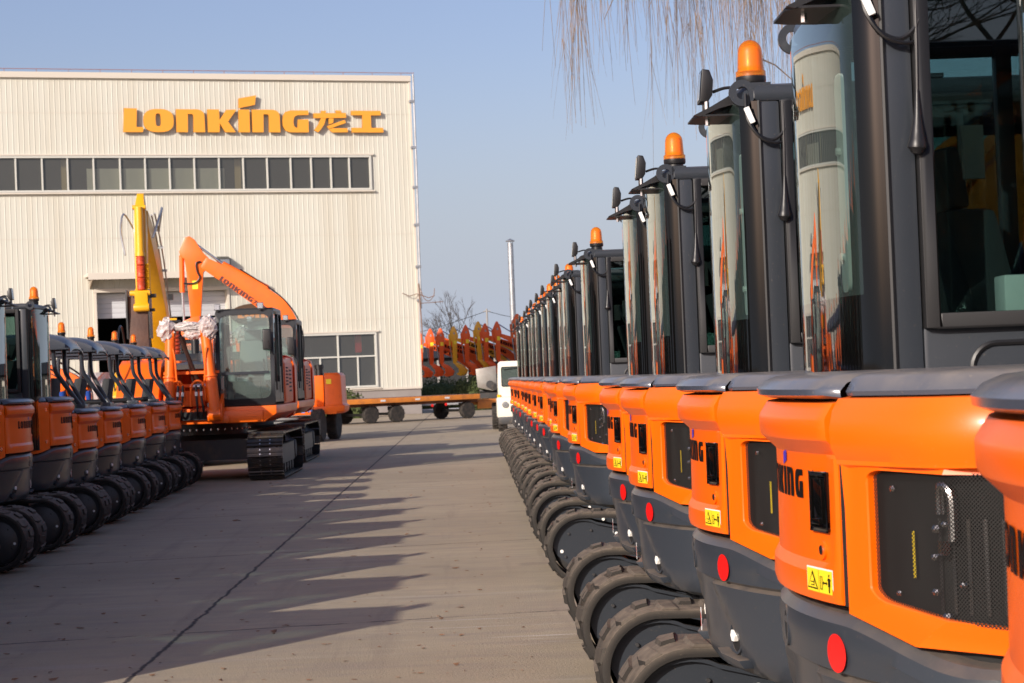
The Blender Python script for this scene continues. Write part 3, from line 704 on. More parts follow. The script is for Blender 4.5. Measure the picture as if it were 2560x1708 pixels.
def cab(t, beacon):
    y0, y1, zB, zT = -.10, .88, 1.0, 2.57
    m = MB()
    m.box((.62-.03, y0+.035, (zB+zT)/2), (.06, .06, zT-zB-.06)); m.box((.62-.03, y1-.035, (zB+zT)/2), (.06, .06, zT-zB-.06))
    for yy, sg in ((y0, 1), (y1, -1)):
        yi = yy+sg*.02
        m.box((-.815, yi, (zB+zT)/2-.02), (.082, .04, zT-zB-.07))                  # rear pillar
        m.box((-.10, yi, 1.35), (1.35, .04, .66)) if sg > 0 else m.box((-.10, yi, 1.33), (1.35, .04, .62))
        m.box((-.10, yi, 2.528), (1.35, .04, .052))
        if sg < 0: m.box((-.30, yi-.004, 2.05), (.05, .05, .95))
    m.box((.585, (y0+y1)/2, 1.1), (.06, .9, .3)); m.box((-.1, (y0+y1)/2, 1.02), (1.4, .92, .06))
    fr = m.build('cab_frame', cabgrey, t, bevel=.012)
    # recessed oval cover on the right wall, below the window
    pts = rrect(-.66, .10, 1.47, 1.635, .06, 6); m = MB(); m.tube([(x, y0-.004, z) for x, z in pts], .007, 6, close=True); m.build('access_cover', black, fr)
    # side windows with frame
    for yy, sg, xa, xb, za in ((y0, -1, -.773, .53, 1.675), (y1, 1, -.773, .53, 1.64)):
        m = MB(); w_ = .036
        for (c, d) in (((xa+w_/2, yy+sg*.004, (za+2.512)/2), (w_, .05, 2.512-za)), ((xb-w_/2, yy+sg*.004, (za+2.512)/2), (w_, .05, 2.512-za)),
                       (((xa+xb)/2, yy+sg*.004, za+w_/2), (xb-xa-2*w_, .05, w_)), (((xa+xb)/2, yy+sg*.004, 2.512-w_/2), (xb-xa-2*w_, .05, w_))):
            m.box(c, d)
        wf = m.build('side_window', rub_seal, t, bevel=.004)
        m = MB(); m.box(((xa+xb)/2, yy-sg*.008, (za+2.512)/2), (xb-xa-.06, .005, 2.512-za-.06)); m.build('pane', g_side, wf)
        m = MB(); m.box((-.15, yy-sg*.012, (za+2.5)/2), (.022, .02, 2.5-za-.07)); m.build('window_rail', rub_seal, wf)
        m = MB(); m.box((-.63, yy-sg*.022, 2.10), (.05, .02, .13)); m.build('catch', dsteel, wf)
    m = MB(); m.tube(spline([(-.62, y1+.014, 1.60), (-.55, y1+.045, 1.61), (-.45, y1+.045, 1.61), (-.38, y1+.014, 1.60)], 4), .014, 8); m.box((-.50, y1+.004, 1.60), (.20, .012, .08)); m.build('door_handle', cabgrey, t)
    # wrap-around rear glass
    ctrl = [(-.850, y0-.004), (-.880, -.092), (-.908, -.062), (-.928, -.01), (-.940, .09), (-.946, .25), (-.946, .45), (-.938, .65), (-.925, .78), (-.905, .84), (-.880, .875), (-.850, y1+.004)]
    path = [(p.x, p.y) for p in spline(ctrl, 5)]
    def glz(z0, z1, pth, mt, nm, par):
        m_ = MB(); rows = []
        for z in lin(z0, z1, 4): rows.append([(x, y, z) for x, y in pth])
        m_.grid(rows)
        return m_.build(nm, mt, par, ang=80)
    NB = 10
    rw = glz(1.765, 2.515, path[NB:-8], g_rear, 'rear_window', t)
    glz(1.02, 1.765, path, blackg, 'black_glazing_band', rw); glz(1.765, 2.515, path[:NB+1], blackg, 'black_glazing_band', rw); glz(1.765, 2.515, path[-9:], blackg, 'black_glazing_band', rw)
    for q in (0, -1): m = MB(); m.tube([(path[q][0]+.004, path[q][1], z) for z in (1.03, 1.8, 2.515)], .0065, 6); m.build('glass_seal', rub_seal, rw)
    # trim plate with bolts inside the glass
    m = MB(); m.prism(rrect(.70, .80, 1.80, 2.42, .03), 'x', -.80, -.79); m.cyl((-.80, .75, 1.9), (-.812, .75, 1.9), .012, 8); m.cyl((-.80, .75, 2.2), (-.812, .75, 2.2), .012, 8)
    m.build('inner_trim', white, rw)
    # roof
    rp = [(-.86, y0-.005)]+[(x+.012, y) for x, y in path[3:-3]]+[(-.86, y1+.005), (.60, y1+.005), (.66, y1-.12), (.67, (y0+y1)/2), (.66, y0+.12), (.60, y0-.005)]
    cx_, cy_ = -.1, (y0+y1)/2
    m = MB(); rows = []
    for z, k in ((2.515, .985), (2.525, 1.0), (2.552, 1.0), (2.568, .985), (2.576, .93), (2.580, .6)):
        rows.append([(cx_+(x-cx_)*k, cy_+(y-cy_)*k, z) for x, y in rp])
    m.grid(rows, closeu=True); n = len(rp); m.add(rows[-1], [tuple(range(n))]); m.add(rows[0], [tuple(range(n-1, -1, -1))])
    m.box((-.25, y0+.03, 2.582), (.10, .05, .014))
    roof = m.build('roof', cabgrey, t, ang=40)
    for yy, sx in ((y0+.012, -.90),):
        X = Matrix(((1, 0, 0, sx), (0, 0, 1, yy), (0, 1, 0, 2.545), (0, 0, 0, 1)))
        m = MB(); m.add(*ring_mesh(.046, .022, -.008, .008, 20), xf=X); m.box((sx+.065, yy, 2.557), (.07, .016, .045)); m.build('lifting_eye', cabgrey, roof)
    X = Matrix(((1, 0, 0, -.895), (0, 0, 1, .90), (0, 1, 0, 2.55), (0, 0, 0, 1)))
    m = MB(); m.add(*ring_mesh(.045, .022, -.008, .008, 20), xf=X); m.build('tie_ring', cabgrey, roof)
    # windscreen
    m = MB(); m.box((.60, (y0+y1)/2, 1.88), (.006, .86, 1.28)); m.build('windshield', g_side, t)
    # interior
    m = MB(); m.box((-.30, .38, 1.35), (.50, .50, .16)); m.prism([(-.50, 1.40), (-.40, 1.42), (-.52, 1.98), (-.66, 1.98)], 'y', .14, .62); m.prism([(-.60, 1.99), (-.55, 1.99), (-.58, 2.16), (-.66, 2.14)], 'y', .26, .50)
    m.build('seat', seatm, t, bevel=.03)
    m = MB(); m.box((-.28, .02, 1.58), (.40, .12, .14)); m.tube([(-.15, .03, 1.62), (-.12, .03, 1.80)], .018, 8); m.box((-.50, -.0, 1.72), (.12, .10, .16)); m.build('console', white, t, bevel=.02)
    m = MB(); m.tube([(.05, .06, 1.66), (.06, .05, 1.90)], [.03, .055], 10); m.tube([(.06, .05, 1.90), (.07, .04, 2.0)], [.045, .012], 10); m.build('wrapped_lever', bluem, t)
    m = MB(); m.lathe([(0, 0), (.10, .02), (.13, .10), (.07, .18), (0, .22)], (-.08, .10, 1.66), 'z', 10); m.build('seat_film', film, t)
    # lamp bracket, lamp, wiring
    m = MB(); m.prism([(-.88, 2.525), (-.97, 2.505), (-1.04, 2.478), (-1.06, 2.484), (-1.00, 2.512), (-.94, 2.545), (-.88, 2.545)], 'y', -.02, .20)
    m.prism([(-1.06, .02), (-1.03, -.02), (-.90, -.02), (-.86, .06), (-.86, .26), (-.93, .24), (-1.03, .22), (-1.06, .20)], 'z', 2.478, 2.484); br = m.build('lamp_bracket', black, t)
    m = MB(); m.cyl((-1.005, .06, 2.455), (-1.005, .06, 2.54), .009, 6); m.build('bracket_bolt', steel, br, smooth=False)
    work_lamp(t, -1.03, .10, 2.595, .050, .10, .112)
    m = MB(); m.tube(spline([(-.98, .08, 2.575), (-.94, .06, 2.585), (-.90, .02, 2.580), (-.87, -.03, 2.575)], 4), .006, 6)
    m.tube(spline([(-.88, -.09, 2.54), (-.885, -.118, 2.46), (-.86, -.125, 2.40), (-.81, -.125, 2.375), (-.77, -.125, 2.40), (-.755, -.12, 2.44), (-.765, -.11, 2.46)], 5), .0065, 6)
    m.tube(spline([(-.89, -.10, 2.54), (-.89, -.13, 2.45), (-.85, -.135, 2.385), (-.80, -.13, 2.365), (-.765, -.12, 2.37)], 5), .005, 6)
    m.build('cable', black, t)
    m = MB(); m.bar((-.893, -.126, 2.49), (-.872, -.128, 2.435), .020, .020); m.build('connector', white, t, bevel=.003)
    m = MB(); m.tube([(-.765, -.125, 2.50), (-.768, -.13, 2.36), (-.772, -.132, 2.24)], .0035, 6); m.tube([(-.766, -.125, 2.50), (-.766, -.125, 2.47)], .005, 6)
    m.tube(spline([(-.772, -.132, 2.25), (-.774, -.134, 2.19), (-.777, -.135, 2.13), (-.779, -.134, 2.105), (-.780, -.130, 2.095)], 3), [.005, .006, .008, .010, .013, .017, .020, .024, .024, .018, .016, .010, .004][:13], 10)
    m.build('antenna', black, t)
    if beacon: beacon_lamp(t, -.82, .24, 2.578, .050, 1.45)

def canopy(t, zt):
    m = MB(); zr = 2.325
    rows = []
    nx = 22
    for i in range(nx+1):
        f = i/nx; x = -.93+1.30*f
        q_ = max(0., 1-(x+.93)/.42); drop = .18*(1-math.sqrt(max(0., 1-q_*q_)))
        drop += .05*sst(f, .8, 1)
        row = []
        for j in range(13):
            g = -1+2*j/12; row.append((x, g*.47, zr-drop-.05*abs(g)**3))
        rows.append(row)
    rows = [[(r_[0][0], -.478, zr-.185)]+r_+[(r_[0][0], .478, zr-.185)] for r_ in rows]; m.grid(rows); rows2 = [[(p[0], p[1]*.985, p[2]-.018) for p in r_] for r_ in rows]; m.grid(rows2)
    # rim
    def rim(a, b): m.grid([a, b])
    rim(rows[0], rows2[0]); rim(rows[-1], rows2[-1]); rim([r_[0] for r_ in rows], [r_[0] for r_ in rows2]); rim([r_[-1] for r_ in rows], [r_[-1] for r_ in rows2])
    m.build('canopy_roof', lidgrey2, t, ang=50)
    m = MB()
    for sg in (-1, 1):
        m.tube(spline([(-.99, sg*.12, zt+.05), (-.94, sg*.15, zt+.13), (-.78, sg*.28, zt+.40), (-.725, sg*.34, zt+.52), (-.71, sg*.38, zt+.76), (-.64, sg*.40, zt+.86), (-.50, sg*.41, zt+.885), (.2, sg*.41, zt+.885), (.30, sg*.41, zt+.86), (.36, sg*.41, zt+.76), (.38, sg*.40, zt+.3), (.42, sg*.38, zt-.3)], 4), .028, 10)
    m.tube([(-.64, -.42, zt+.84), (-.64, .42, zt+.84)], .024, 8); m.tube([(.30, -.42, zt+.84), (.30, .42, zt+.84)], .024, 8)
    m.build('canopy_post', grey, t)
    m = MB(); m.box((-.97, 0, zt+.06), (.12, .34, .08)); m.build('post_foot', grey, t, bevel=.01)
    m = MB(); m.box((-.30, .0, zt-.12), (.52, .52, .16)); m.prism([(-.62, zt-.05), (-.50, zt-.05), (-.60, zt+.42), (-.70, zt+.42)], 'y', -.24, .24); m.build('seat', seatm, t, bevel=.03)
    m = MB(); m.box((-.10, -.38, zt), (.5, .14, .18)); m.box((-.10, .38, zt), (.5, .14, .18)); m.tube([(-.7, .30, zt+.10), (.1, .33, zt+.10)], .03, 8); m.build('console', black, t, bevel=.02)
    for sg in (-1, 1): m = MB(); m.tube([(.06, sg*.38, zt+.08), (.07, sg*.37, zt+.26)], [.03, .05], 10); m.build('wrapped_lever', bluem, t)
    beacon_lamp(t, -.42, .0, zr-.005, .048, 1.5)
lidgrey2 = dusty('canopy grey plastic', (.055, .062, .078), DUST, .30, coat=.3, amount=.25)

ORD = ['nearest', 'second', 'third', 'fourth', 'fifth', 'sixth', 'seventh', 'eighth', 'ninth', 'tenth', 'eleventh', 'twelfth', 'thirteenth', 'fourteenth', 'fifteenth', 'sixteenth', 'seventeenth', 'eighteenth', 'nineteenth']
pb = make_mini('mini_excavator', 'x', True, True)
pn = make_mini('mini_excavator', 'x', True, False)
pc = make_mini('mini_excavator', 'x', False)
# right-hand row: (distance along the aisle, beacon, lateral shift)
ROW = [(2.74, 1, 0), (5.0, 1, 0), (7.08, 1, 0), (9.85, 1, 0), (11.5, 0, 0), (16.2, 1, 0), (19.3, 0, -.02), (21.45, 1, .03), (23.8, 1, 0), (26.0, 1, 0), (28.2, 1, -.01), (30.5, 1, 0), (32.9, 1, .02), (35.2, 1, 0), (37.5, 0, 0), (40.2, 1, -.01), (.48, 1, 0), (-1.78, 0, 0)]
ex = {0: 'cut off by the photo edge', 1: 'side grille and cab window in full view', 2: 'tall amber beacon against willow twigs', 3: 'with beacon, squeezed between two others',
      4: 'no beacon, before the wide gap', 5: 'just past the wide gap', 6: 'no beacon, second past the gap'}
used = set()
def place(proto, loc, rz, label, group):
    if proto.name in used: return dup(proto, loc, rz, label, group)
    used.add(proto.name); proto.location = loc; proto.rotation_euler = (0, 0, rz); proto['label'] = label; proto['group'] = group; return proto
for i, (d, b, dx) in enumerate(ROW):
    lb = f'orange mini excavator with closed cab, {ORD[i]} from the camera in the right-hand row'
    if i in ex: lb = f'{ORD[i]} orange mini excavator of the right row, {ex[i]}'
    if i == 15: lb = 'orange cabbed mini excavator ending the right-hand row beside the white truck'
    if i > 15: lb = f'orange mini excavator of the right row, {["just", "farther"][i-16]} behind the camera position'
    place(pb if b else pn, (1.87+dx, d, 0), R(random.uniform(-.5, .5)) if i > 5 else (R(-3) if i == 0 else 0), lb, 'mini excavators in the right-hand row')
# left-hand row, turned half round
def lx(d): return -4.36-(d-19.9)*.030-1.11
LROW = [(9.0, 1), (11.2, 1), (13.3, 1), (15.6, 1), (17.8, 1), (20.0, 1), (22.4, 1), (24.2, 0), (26.2, 0), (28.6, 0), (30.9, 0), (33.0, 0)]
lt = ['orange mini excavator cut by the left photo edge, only tail and cab glass showing', 'orange cabbed mini excavator with beacon, right before the canopied ones on the left']
for i, (d, b) in enumerate(LROW):
    if i < 5: lb = f'orange cabbed mini excavator in the left-hand row, {ORD[i]} to the camera'
    elif i < 7: lb = lt[i-5]
    else: lb = f'open mini excavator with dark rounded canopy, {["nearest", "second", "third", "fourth", "farthest"][i-7]} of the five in the left row'
    place(pb if b else pc, (lx(d), d, 0), R(180+1.7), lb, 'mini excavators in the left-hand row')

# ================================================================== GROUND
def concrete():
    m = bpy.data.materials.new('yard concrete'); m.use_nodes = True; N, L = nodes(m); b = N['Principled BSDF']
    tc = N.new('ShaderNodeTexCoord'); pos = tc.outputs['Object']
    def noise(sc, det=6, stretch=None, rough=.6):
        n = N.new('ShaderNodeTexNoise'); n.inputs['Scale'].default_value = sc; n.inputs['Detail'].default_value = det; n.inputs['Roughness'].default_value = rough
        src = pos
        if stretch:
            mp = N.new('ShaderNodeMapping'); mp.inputs['Scale'].default_value = stretch; mp.inputs['Rotation'].default_value = (0, 0, .16); L.new(pos, mp.inputs[0]); src = mp.outputs[0]
        L.new(src, n.inputs['Vector']); return n.outputs['Fac']
    def mrange(src, a, b_, c=0., d=1.):
        r_ = N.new('ShaderNodeMapRange'); r_.inputs['From Min'].default_value = a; r_.inputs['From Max'].default_value = b_; r_.inputs['To Min'].default_value = c; r_.inputs['To Max'].default_value = d
        L.new(src, r_.inputs['Value']); return r_.outputs[0]
    def mix(f, A, B):
        x = N.new('ShaderNodeMix'); x.data_type = 'RGBA'
        L.new(f, x.inputs['Factor'])
        for k, q in (('A', A), ('B', B)):
            if isinstance(q, tuple): x.inputs[k].default_value = (*q, 1)
            else: L.new(q, x.inputs[k])
        return x.outputs['Result']
    def math_(op, a, b_=None, c=None):
        x = N.new('ShaderNodeMath'); x.operation = op
        for i, q in enumerate((a, b_, c)):
            if q is None: continue
            if isinstance(q, (int, float)): x.inputs[i].default_value = q
            else: L.new(q, x.inputs[i])
        return x.outputs[0]
    c = mix(mrange(noise(.25, 8, None, .7), .38, .62), (.350, .286, .196), (.43, .352, .243))
    c = mix(mrange(noise(1.3, 8, (1, 3.5, 1)), .45, .75, 0, .75), c, (.29, .24, .195))
    c = mix(mrange(noise(.6, 7, (.35, 3.2, 1), .7), .58, .75, 0, .6), c, (.50, .44, .37))
    c = mix(mrange(noise(40, 4), .60, .75, 0, .5), c, (.22, .185, .15))
    c = mix(mrange(noise(7, 9, (.25, 2.6, 1), .75), .66, .74, 0, .65), c, (.58, .52, .44))
    # joints: one long joint along the aisle, cross joints every six metres, slightly skewed
    sp = N.new('ShaderNodeSeparateXYZ'); L.new(pos, sp.inputs[0])
    wob = math_('MULTIPLY', math_('SUBTRACT', noise(3, 5), .5), .10); wob2 = math_('MULTIPLY', math_('SUBTRACT', noise(22, 4), .5), .035)
    wb = math_('ADD', wob, wob2)
    xx = math_('ADD', math_('ADD', sp.outputs['X'], 1.97), math_('MULTIPLY', wb, .8))
    dx = math_('ABSOLUTE', math_('SUBTRACT', math_('PINGPONG', math_('ADD', xx, 600), 6.0), 0))
    yy = math_('ADD', math_('ADD', sp.outputs['Y'], math_('MULTIPLY', sp.outputs['X'], -.16)), wb)
    dy = math_('PINGPONG', math_('ADD', yy, -12.25+120.5*1), 3.05)
    jx = mrange(dx, .007, .020, 1, 0); jy = math_('MULTIPLY', mrange(dy, .007, .020, 1, 0), mrange(noise(2.2, 5), .36, .50))
    c = mix(math_('MULTIPLY', mrange(math_('MINIMUM', dx, dy), .02, .16, 1, 0), mrange(noise(5, 5), .4, .7, 0, .4)), c, (.25, .20, .16))
    c = mix(mrange(noise(1.0, 7, (3.2, .16, 1), .65), .56, .70, 0, .5), c, (.255, .205, .155))
    c = mix(mrange(noise(.9, 3, None, .5), .66, .70, 0, .35), c, (.20, .165, .13))
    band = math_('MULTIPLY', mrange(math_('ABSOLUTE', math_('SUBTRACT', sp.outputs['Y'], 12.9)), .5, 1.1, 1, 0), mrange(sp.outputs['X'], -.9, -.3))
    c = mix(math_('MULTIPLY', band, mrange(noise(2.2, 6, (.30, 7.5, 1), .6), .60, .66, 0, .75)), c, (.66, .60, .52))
    j = math_('MAXIMUM', jx, jy)
    c = mix(j, c, (.055, .045, .038))
    L.new(c, b.inputs['Base Color']); b.inputs['Roughness'].default_value = .78; b.inputs['Specular IOR Level'].default_value = .35
    bp = N.new('ShaderNodeBump'); bp.inputs['Strength'].default_value = .5; bp.inputs['Distance'].default_value = .012
    L.new(math_('SUBTRACT', noise(60, 6), math_('MULTIPLY', j, 1.5)), bp.inputs['Height']); L.new(bp.outputs[0], b.inputs['Normal'])
    return m
m = MB(); m.add([(-1500, -300, 0), (1500, -300, 0), (1500, 2500, 0), (-1500, 2500, 0)], [(0, 1, 2, 3)])
struct('ground', m, concrete(), smooth=False)
# dry leaves and crumbs lying on the concrete
m = MB(); rnd = random.Random(3)
for k in range(420):
    y = 11+rnd.random()**1.5*26; x = rnd.uniform(-4.2, .5) * (1 if y > 14 else .8); sz = rnd.uniform(.006, .022)*(1.8 if k % 9 == 0 else 1); a = rnd.uniform(0, 6.28); h = sz*rnd.uniform(.1, .5)
    ca, sa = math.cos(a), math.sin(a)
    P = [(-1, -.4, .1), (0, -.5, .0), (1, 0, .6), (0, .5, .25), (-1, .3, .5)]
    m.add([(x+sz*(p[0]*ca-p[1]*sa), y+sz*(p[0]*sa+p[1]*ca), .003+h*p[2]*1.5) for p in P]+[(x, y, .003+h)], [(0, 1, 5), (1, 2, 5), (2, 3, 5), (3, 4, 5), (4, 0, 5)])
tag(m.build('leaf_litter', mat('dry leaf', (.20, .11, .06), .8), smooth=False), 'dry leaves and crumbs scattered over the concrete aisle', 'litter', kind='stuff')

# ================================================================== FACTORY HALL (local: u along the front = +x, outward = -y)
hall = thing('factory_building', 'long cream corrugated factory hall with a window band and roller door', 'building', (-2.448, 97.10, 0), R(18))
UL = -46.
def corr(mb, u0, u1, z0, z1, pitch=.235, dep=.013, y=0.):
    k0 = math.ceil(u0/pitch-1e-6); us = [(u0, 0)]
    k = k0
    while k*pitch < u1:
        c = k*pitch
        for du, dd in ((-.026, 0), (-.010, dep), (.010, dep), (.026, 0)):
            if u0 < c+du < u1: us.append((c+du, dd))
        k += 1
    us.append((u1, 0)); mb.grid([[(u, y-d, z) for u, d in us] for z in (z0, z1)])
WB = (-46., -2.05, 10.70, 12.33); DR = (-15.2, -9.1, 0., 6.17); LW = (-8.0, -2.12, 1.36, 3.95)
m = MB()
corr(m, UL, 0, 12.33, 16.03); corr(m, -2.05, 0, 10.70, 12.33); corr(m, UL, 0, 6.17, 10.70)
corr(m, UL, DR[0], 1.22, 6.17); corr(m, DR[1], 0, 3.95, 6.17); corr(m, LW[1], 0, 1.36, 3.95); corr(m, DR[1], LW[0], 1.36, 3.95); corr(m, DR[1], 0, 1.22, 1.36)
m.build('corrugated_wall', cream, hall, smooth=False)
m = MB(); m.box((-45-23.0+45, 14.0, 8.0), (45.8, 27.6, 15.9)) if False else None
m.add([(0, .0, 1.22), (0, 40, 1.22), (0, 40, 16.03), (0, .0, 16.03)], [(0, 1, 2, 3)])
m.add([(UL, 0, 1.22), (UL, 40, 1.22), (UL, 40, 16.03), (UL, 0, 16.03)], [(3, 2, 1, 0)])
m.add([(UL, 40, 0), (0, 40, 0), (0, 40, 16.03), (UL, 40, 16.03)], [(0, 1, 2, 3)])
m.build('side_wall', cream, hall, smooth=False)
m = MB()
for z in (14.3, 8.6, 4.6):
    for a, b in (((UL, 0),) if z > 6.2 else ((UL, DR[0]-.1), (DR[1]+.1, 0))): m.box(((a+b)/2, -.011, z), (b-a, .012, .014))
m.build('sheet_lap', trimm, hall, smooth=False)
m = MB(); m.add([(UL, 0, 16.02), (0, 0, 16.02), (0, 20, 17.0), (UL, 20, 17.0), (0, 40, 16.02), (UL, 40, 16.02)], [(0, 1, 2, 3), (3, 2, 4, 5)]); m.build('roof', galv, hall, smooth=False)
m = MB(); m.box((UL/2+DR[0]/2, .04, .61), (DR[0]-UL, .10, 1.215)); m.box((DR[1]/2+.03, .04, .61), (-DR[1]-.06, .10, 1.215)); m.box((.0-.05, 20, .61), (.08, 39.8, 1.215)); m.build('plinth', wallgrey, hall)
m = MB(); m.box((UL/2, -.06, 16.0), (-UL+.1, .16, .26)); m.box((UL/2+DR[0]/2, -.045, 1.25), (DR[0]-UL, .07, .10)); m.box((DR[1]/2+.02, -.045, 1.25), (-DR[1], .07, .10))
m.box((.0, -.03, 8.6), (.10, .10, 14.7)); m.build('trim', trimm, hall)
m = MB(); m.tube([(UL, -.05, 16.27), (.25, -.05, 16.27)], .016, 6)
for k in range(33): m.tube([(-.4-k*1.42, -.05, 16.1), (-.4-k*1.42, -.05, 16.27)], .013, 5)
m.build('roof_rail', mat('rusty rail', (.30, .12, .08), .8), hall)
# band window
MU = [-18.51, -17.35, -16.22, -15.06, -13.87, -12.73, -11.61, -10.47, -9.32, -8.19, -7.06, -5.94, -4.96, -4.01, -3.12]
MU = [-18.51-1.17*k for k in range(23, 0, -1)]+MU
def window(name, u0, u1, z0, z1, vs_, hs_, seg=()):
    f = MB(); w_ = .085
    for (a, b, c, d) in ((u0, u1, z1-w_, z1), (u0, u1, z0, z0+w_)): f.box(((a+b)/2, -.03, (c+d)/2), (b-a, .16, d-c))
    for a in (u0, u1-w_): f.box((a+w_/2, -.03, (z0+z1)/2), (w_, .16, z1-z0-2*w_-.002))
    for v_ in vs_: f.box((v_, -.02, (z0+z1)/2), (.065, .12, z1-z0-2*w_-.002))
    for (a, b, z, t_) in hs_: f.box(((a+b)/2, -.018, z), (b-a, .10, t_))
    for (v_, a, b) in seg: f.box((v_, -.017, (a+b)/2), (.06, .095, b-a))
    fo = f.build(name, plain_white, hall)
    g = MB(); g.add([(u0, .02, z0), (u1, .02, z0), (u1, .02, z1), (u0, .02, z1)], [(0, 1, 2, 3)]); g.build('pane', g_bld, fo, smooth=False)
    sl_ = MB(); sl_.box(((u0+u1)/2, -.07, z0-.05), (u1-u0+.25, .18, .07)); sl_.build('sill', trimm, fo)
    sl_ = MB(); sl_.box(((u0+u1)/2, -.06, z1+.05), (u1-u0+.25, .14, .07)); sl_.build('window_head', trimm, fo)
    return fo
window('band_window', *WB, MU, [])
window('window', *LW, [-5.85, -4.0], [(-8., -2.12, 2.83, .07)], [(-4.88, 1.44, 2.8), (-3.06, 1.44, 2.8), (-6.8, 1.44, 2.8)])
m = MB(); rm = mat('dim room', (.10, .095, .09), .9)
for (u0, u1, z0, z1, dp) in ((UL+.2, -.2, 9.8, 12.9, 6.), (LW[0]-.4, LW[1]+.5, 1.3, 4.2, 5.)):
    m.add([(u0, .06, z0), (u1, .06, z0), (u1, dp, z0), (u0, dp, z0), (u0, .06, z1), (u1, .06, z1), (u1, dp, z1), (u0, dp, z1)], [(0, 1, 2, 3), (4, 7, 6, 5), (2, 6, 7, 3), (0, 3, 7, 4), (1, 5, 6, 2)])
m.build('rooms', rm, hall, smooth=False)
m = MB(); m.box((-12.2, .14, 11.2), (6.3, .05, 1.15)); m.build('reflection_panel', mat('painted reflection', (.80, .72, .54), .7, noise=(.8, (.60, .54, .42), .35, .7, (1, 1, .1))), hall)  # cream panel added to imitate the beige reflection in the middle panes
m = MB(); m.box((-16.33, .5, 11.4), (.22, .1, 1.7)); m.box((-8.35, .5, 11.4), (.28, .1, 1.7)); m.build('column', mat('buff column', (.62, .42, .18), .6), hall)
m = MB(); m.box((-2.85, .6, 3.5), (.28, .2, .95)); m.build('fire_cabinet', red, hall)
# roller door and canopy
m = MB()
for z0 in lin(4.97, 6.10, 5)[:-1]: m.box(((DR[0]+DR[1])/2, .55, z0+.112), (DR[1]-DR[0]-.02, .06, .222))
m.build('roller_door', shutter, hall, bevel=.01)
m = MB()
m.box((DR[0]+.01, .30, 3.08), (.10, .75, 6.17)); m.box((DR[1]-.01, .30, 3.08), (.10, .75, 6.17)); m.box(((DR[0]+DR[1])/2, .25, 6.21), (DR[1]-DR[0]+.1, .7, .16))
m.build('door_frame', trimm, hall)
m = MB(); u0, u1, z1, dp = DR[0]-4, DR[1]+4, 6.0, 18.
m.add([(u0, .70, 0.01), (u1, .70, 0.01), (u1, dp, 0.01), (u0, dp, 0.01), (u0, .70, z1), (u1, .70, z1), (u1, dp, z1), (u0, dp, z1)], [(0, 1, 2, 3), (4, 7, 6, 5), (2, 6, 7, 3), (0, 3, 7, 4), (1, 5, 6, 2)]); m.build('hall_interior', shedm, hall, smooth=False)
m = MB(); m.box((-12.08, -.62, 6.88), (7.1, 1.30, .14)); m.box((-12.08, -1.25, 6.80), (7.1, .05, .28)); c_ = m.build('door_canopy', trimm, hall)
m = MB()
for k in range(30): m.box((-15.45+k*.235, -.60, 6.74), (.10, 1.16, .10))
for u in (-15.4, -12.1, -8.8): m.prism([(-.02, 6.30), (-.02, 6.7), (-1.1, 6.7)], 'x', u-.03, u+.03)
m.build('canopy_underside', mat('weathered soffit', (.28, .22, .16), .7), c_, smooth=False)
# corner downpipe with brackets, old cable bracket
m = MB(); m.tube([(.16, -.14, 16.2), (.16, -.14, 12.0), (.13, -.14, 8.), (.12, -.14, 5.0)], .05, 8)
for z in (14.9, 12.7, 10.8, 9.0, 7.0, 5.4): m.box((.06, -.12, z), (.26, .16, .12))
m.build('downpipe', galv, hall)
m = MB(); m.tube([(-.8, -.2, 5.75), (-.45, -.2, 5.6), (-.1, -.2, 5.7), (.1, -.2, 5.65), (.5, -.2, 5.5), (.8, -.2, 5.6)], .02, 5); m.tube(spline([(.1, -.2, 5.95), (.25, -.22, 5.5), (.5, -.2, 5.35), (.75, -.2, 5.6), (.8, -.2, 5.95)], 4), .018, 5)
m.tube([(.1, -.2, 5.25), (1.2, -.2, 5.3)], .018, 5); m.tube([(.02, -.2, 6.2), (.1, -.2, 4.2), (.12, -.2, 2.9)], .03, 6); m.build('cable_bracket', mat('rusty bracket', (.22, .13, .09), .8), hall)
# wall flood lamp
fl = thing('flood_lamp', 'small square flood lamp on the factory wall above the roller door', 'lamp'); fl.location = hall.location; fl.rotation_euler = hall.rotation_euler
m = MB(); m.prism([(-.10, 7.66), (-.55, 7.52), (-.62, 7.10), (-.30, 7.06), (-.10, 7.3)], 'x', -9.6, -9.05); m.build('housing', black, fl)
m = MB(); m.prism([(-.56, 7.50), (-.63, 7.12), (-.635, 7.12), (-.565, 7.50)], 'x', -9.55, -9.10); m.build('lamp_glass', ledm, fl)
# ------------------------------------------------------------------ wall sign
sg = thing('wall_sign', 'orange yellow raised lettering LONKING with two Chinese characters high on the factory wall', 'sign'); sg.location = hall.location; sg.rotation_euler = hall.rotation_euler
def sp_(p): return (-13.66+(p[0]-668)*.00868, 13.40+(398-p[1])*.00859)
for nm in LATIN+['dot', 'long', 'gong']:
    m = MB()
    for i, pl in enumerate(GL[nm]):
        q = [sp_(p) for p in pl]; n = len(q); y0_, y1_ = -.10, -.23
        m.m = 0; m.add([(a, y1_, b) for a, b in q], [tuple(range(n))]); m.m = 1
        m.add([(a, y0_, b) for a, b in q]+[(a, y1_, b) for a, b in q], [(k, (k+1) % n, (k+1) % n+n, k+n) for k in range(n)])
    m.build('sign_letter', [signc, signe], sg, smooth=False)
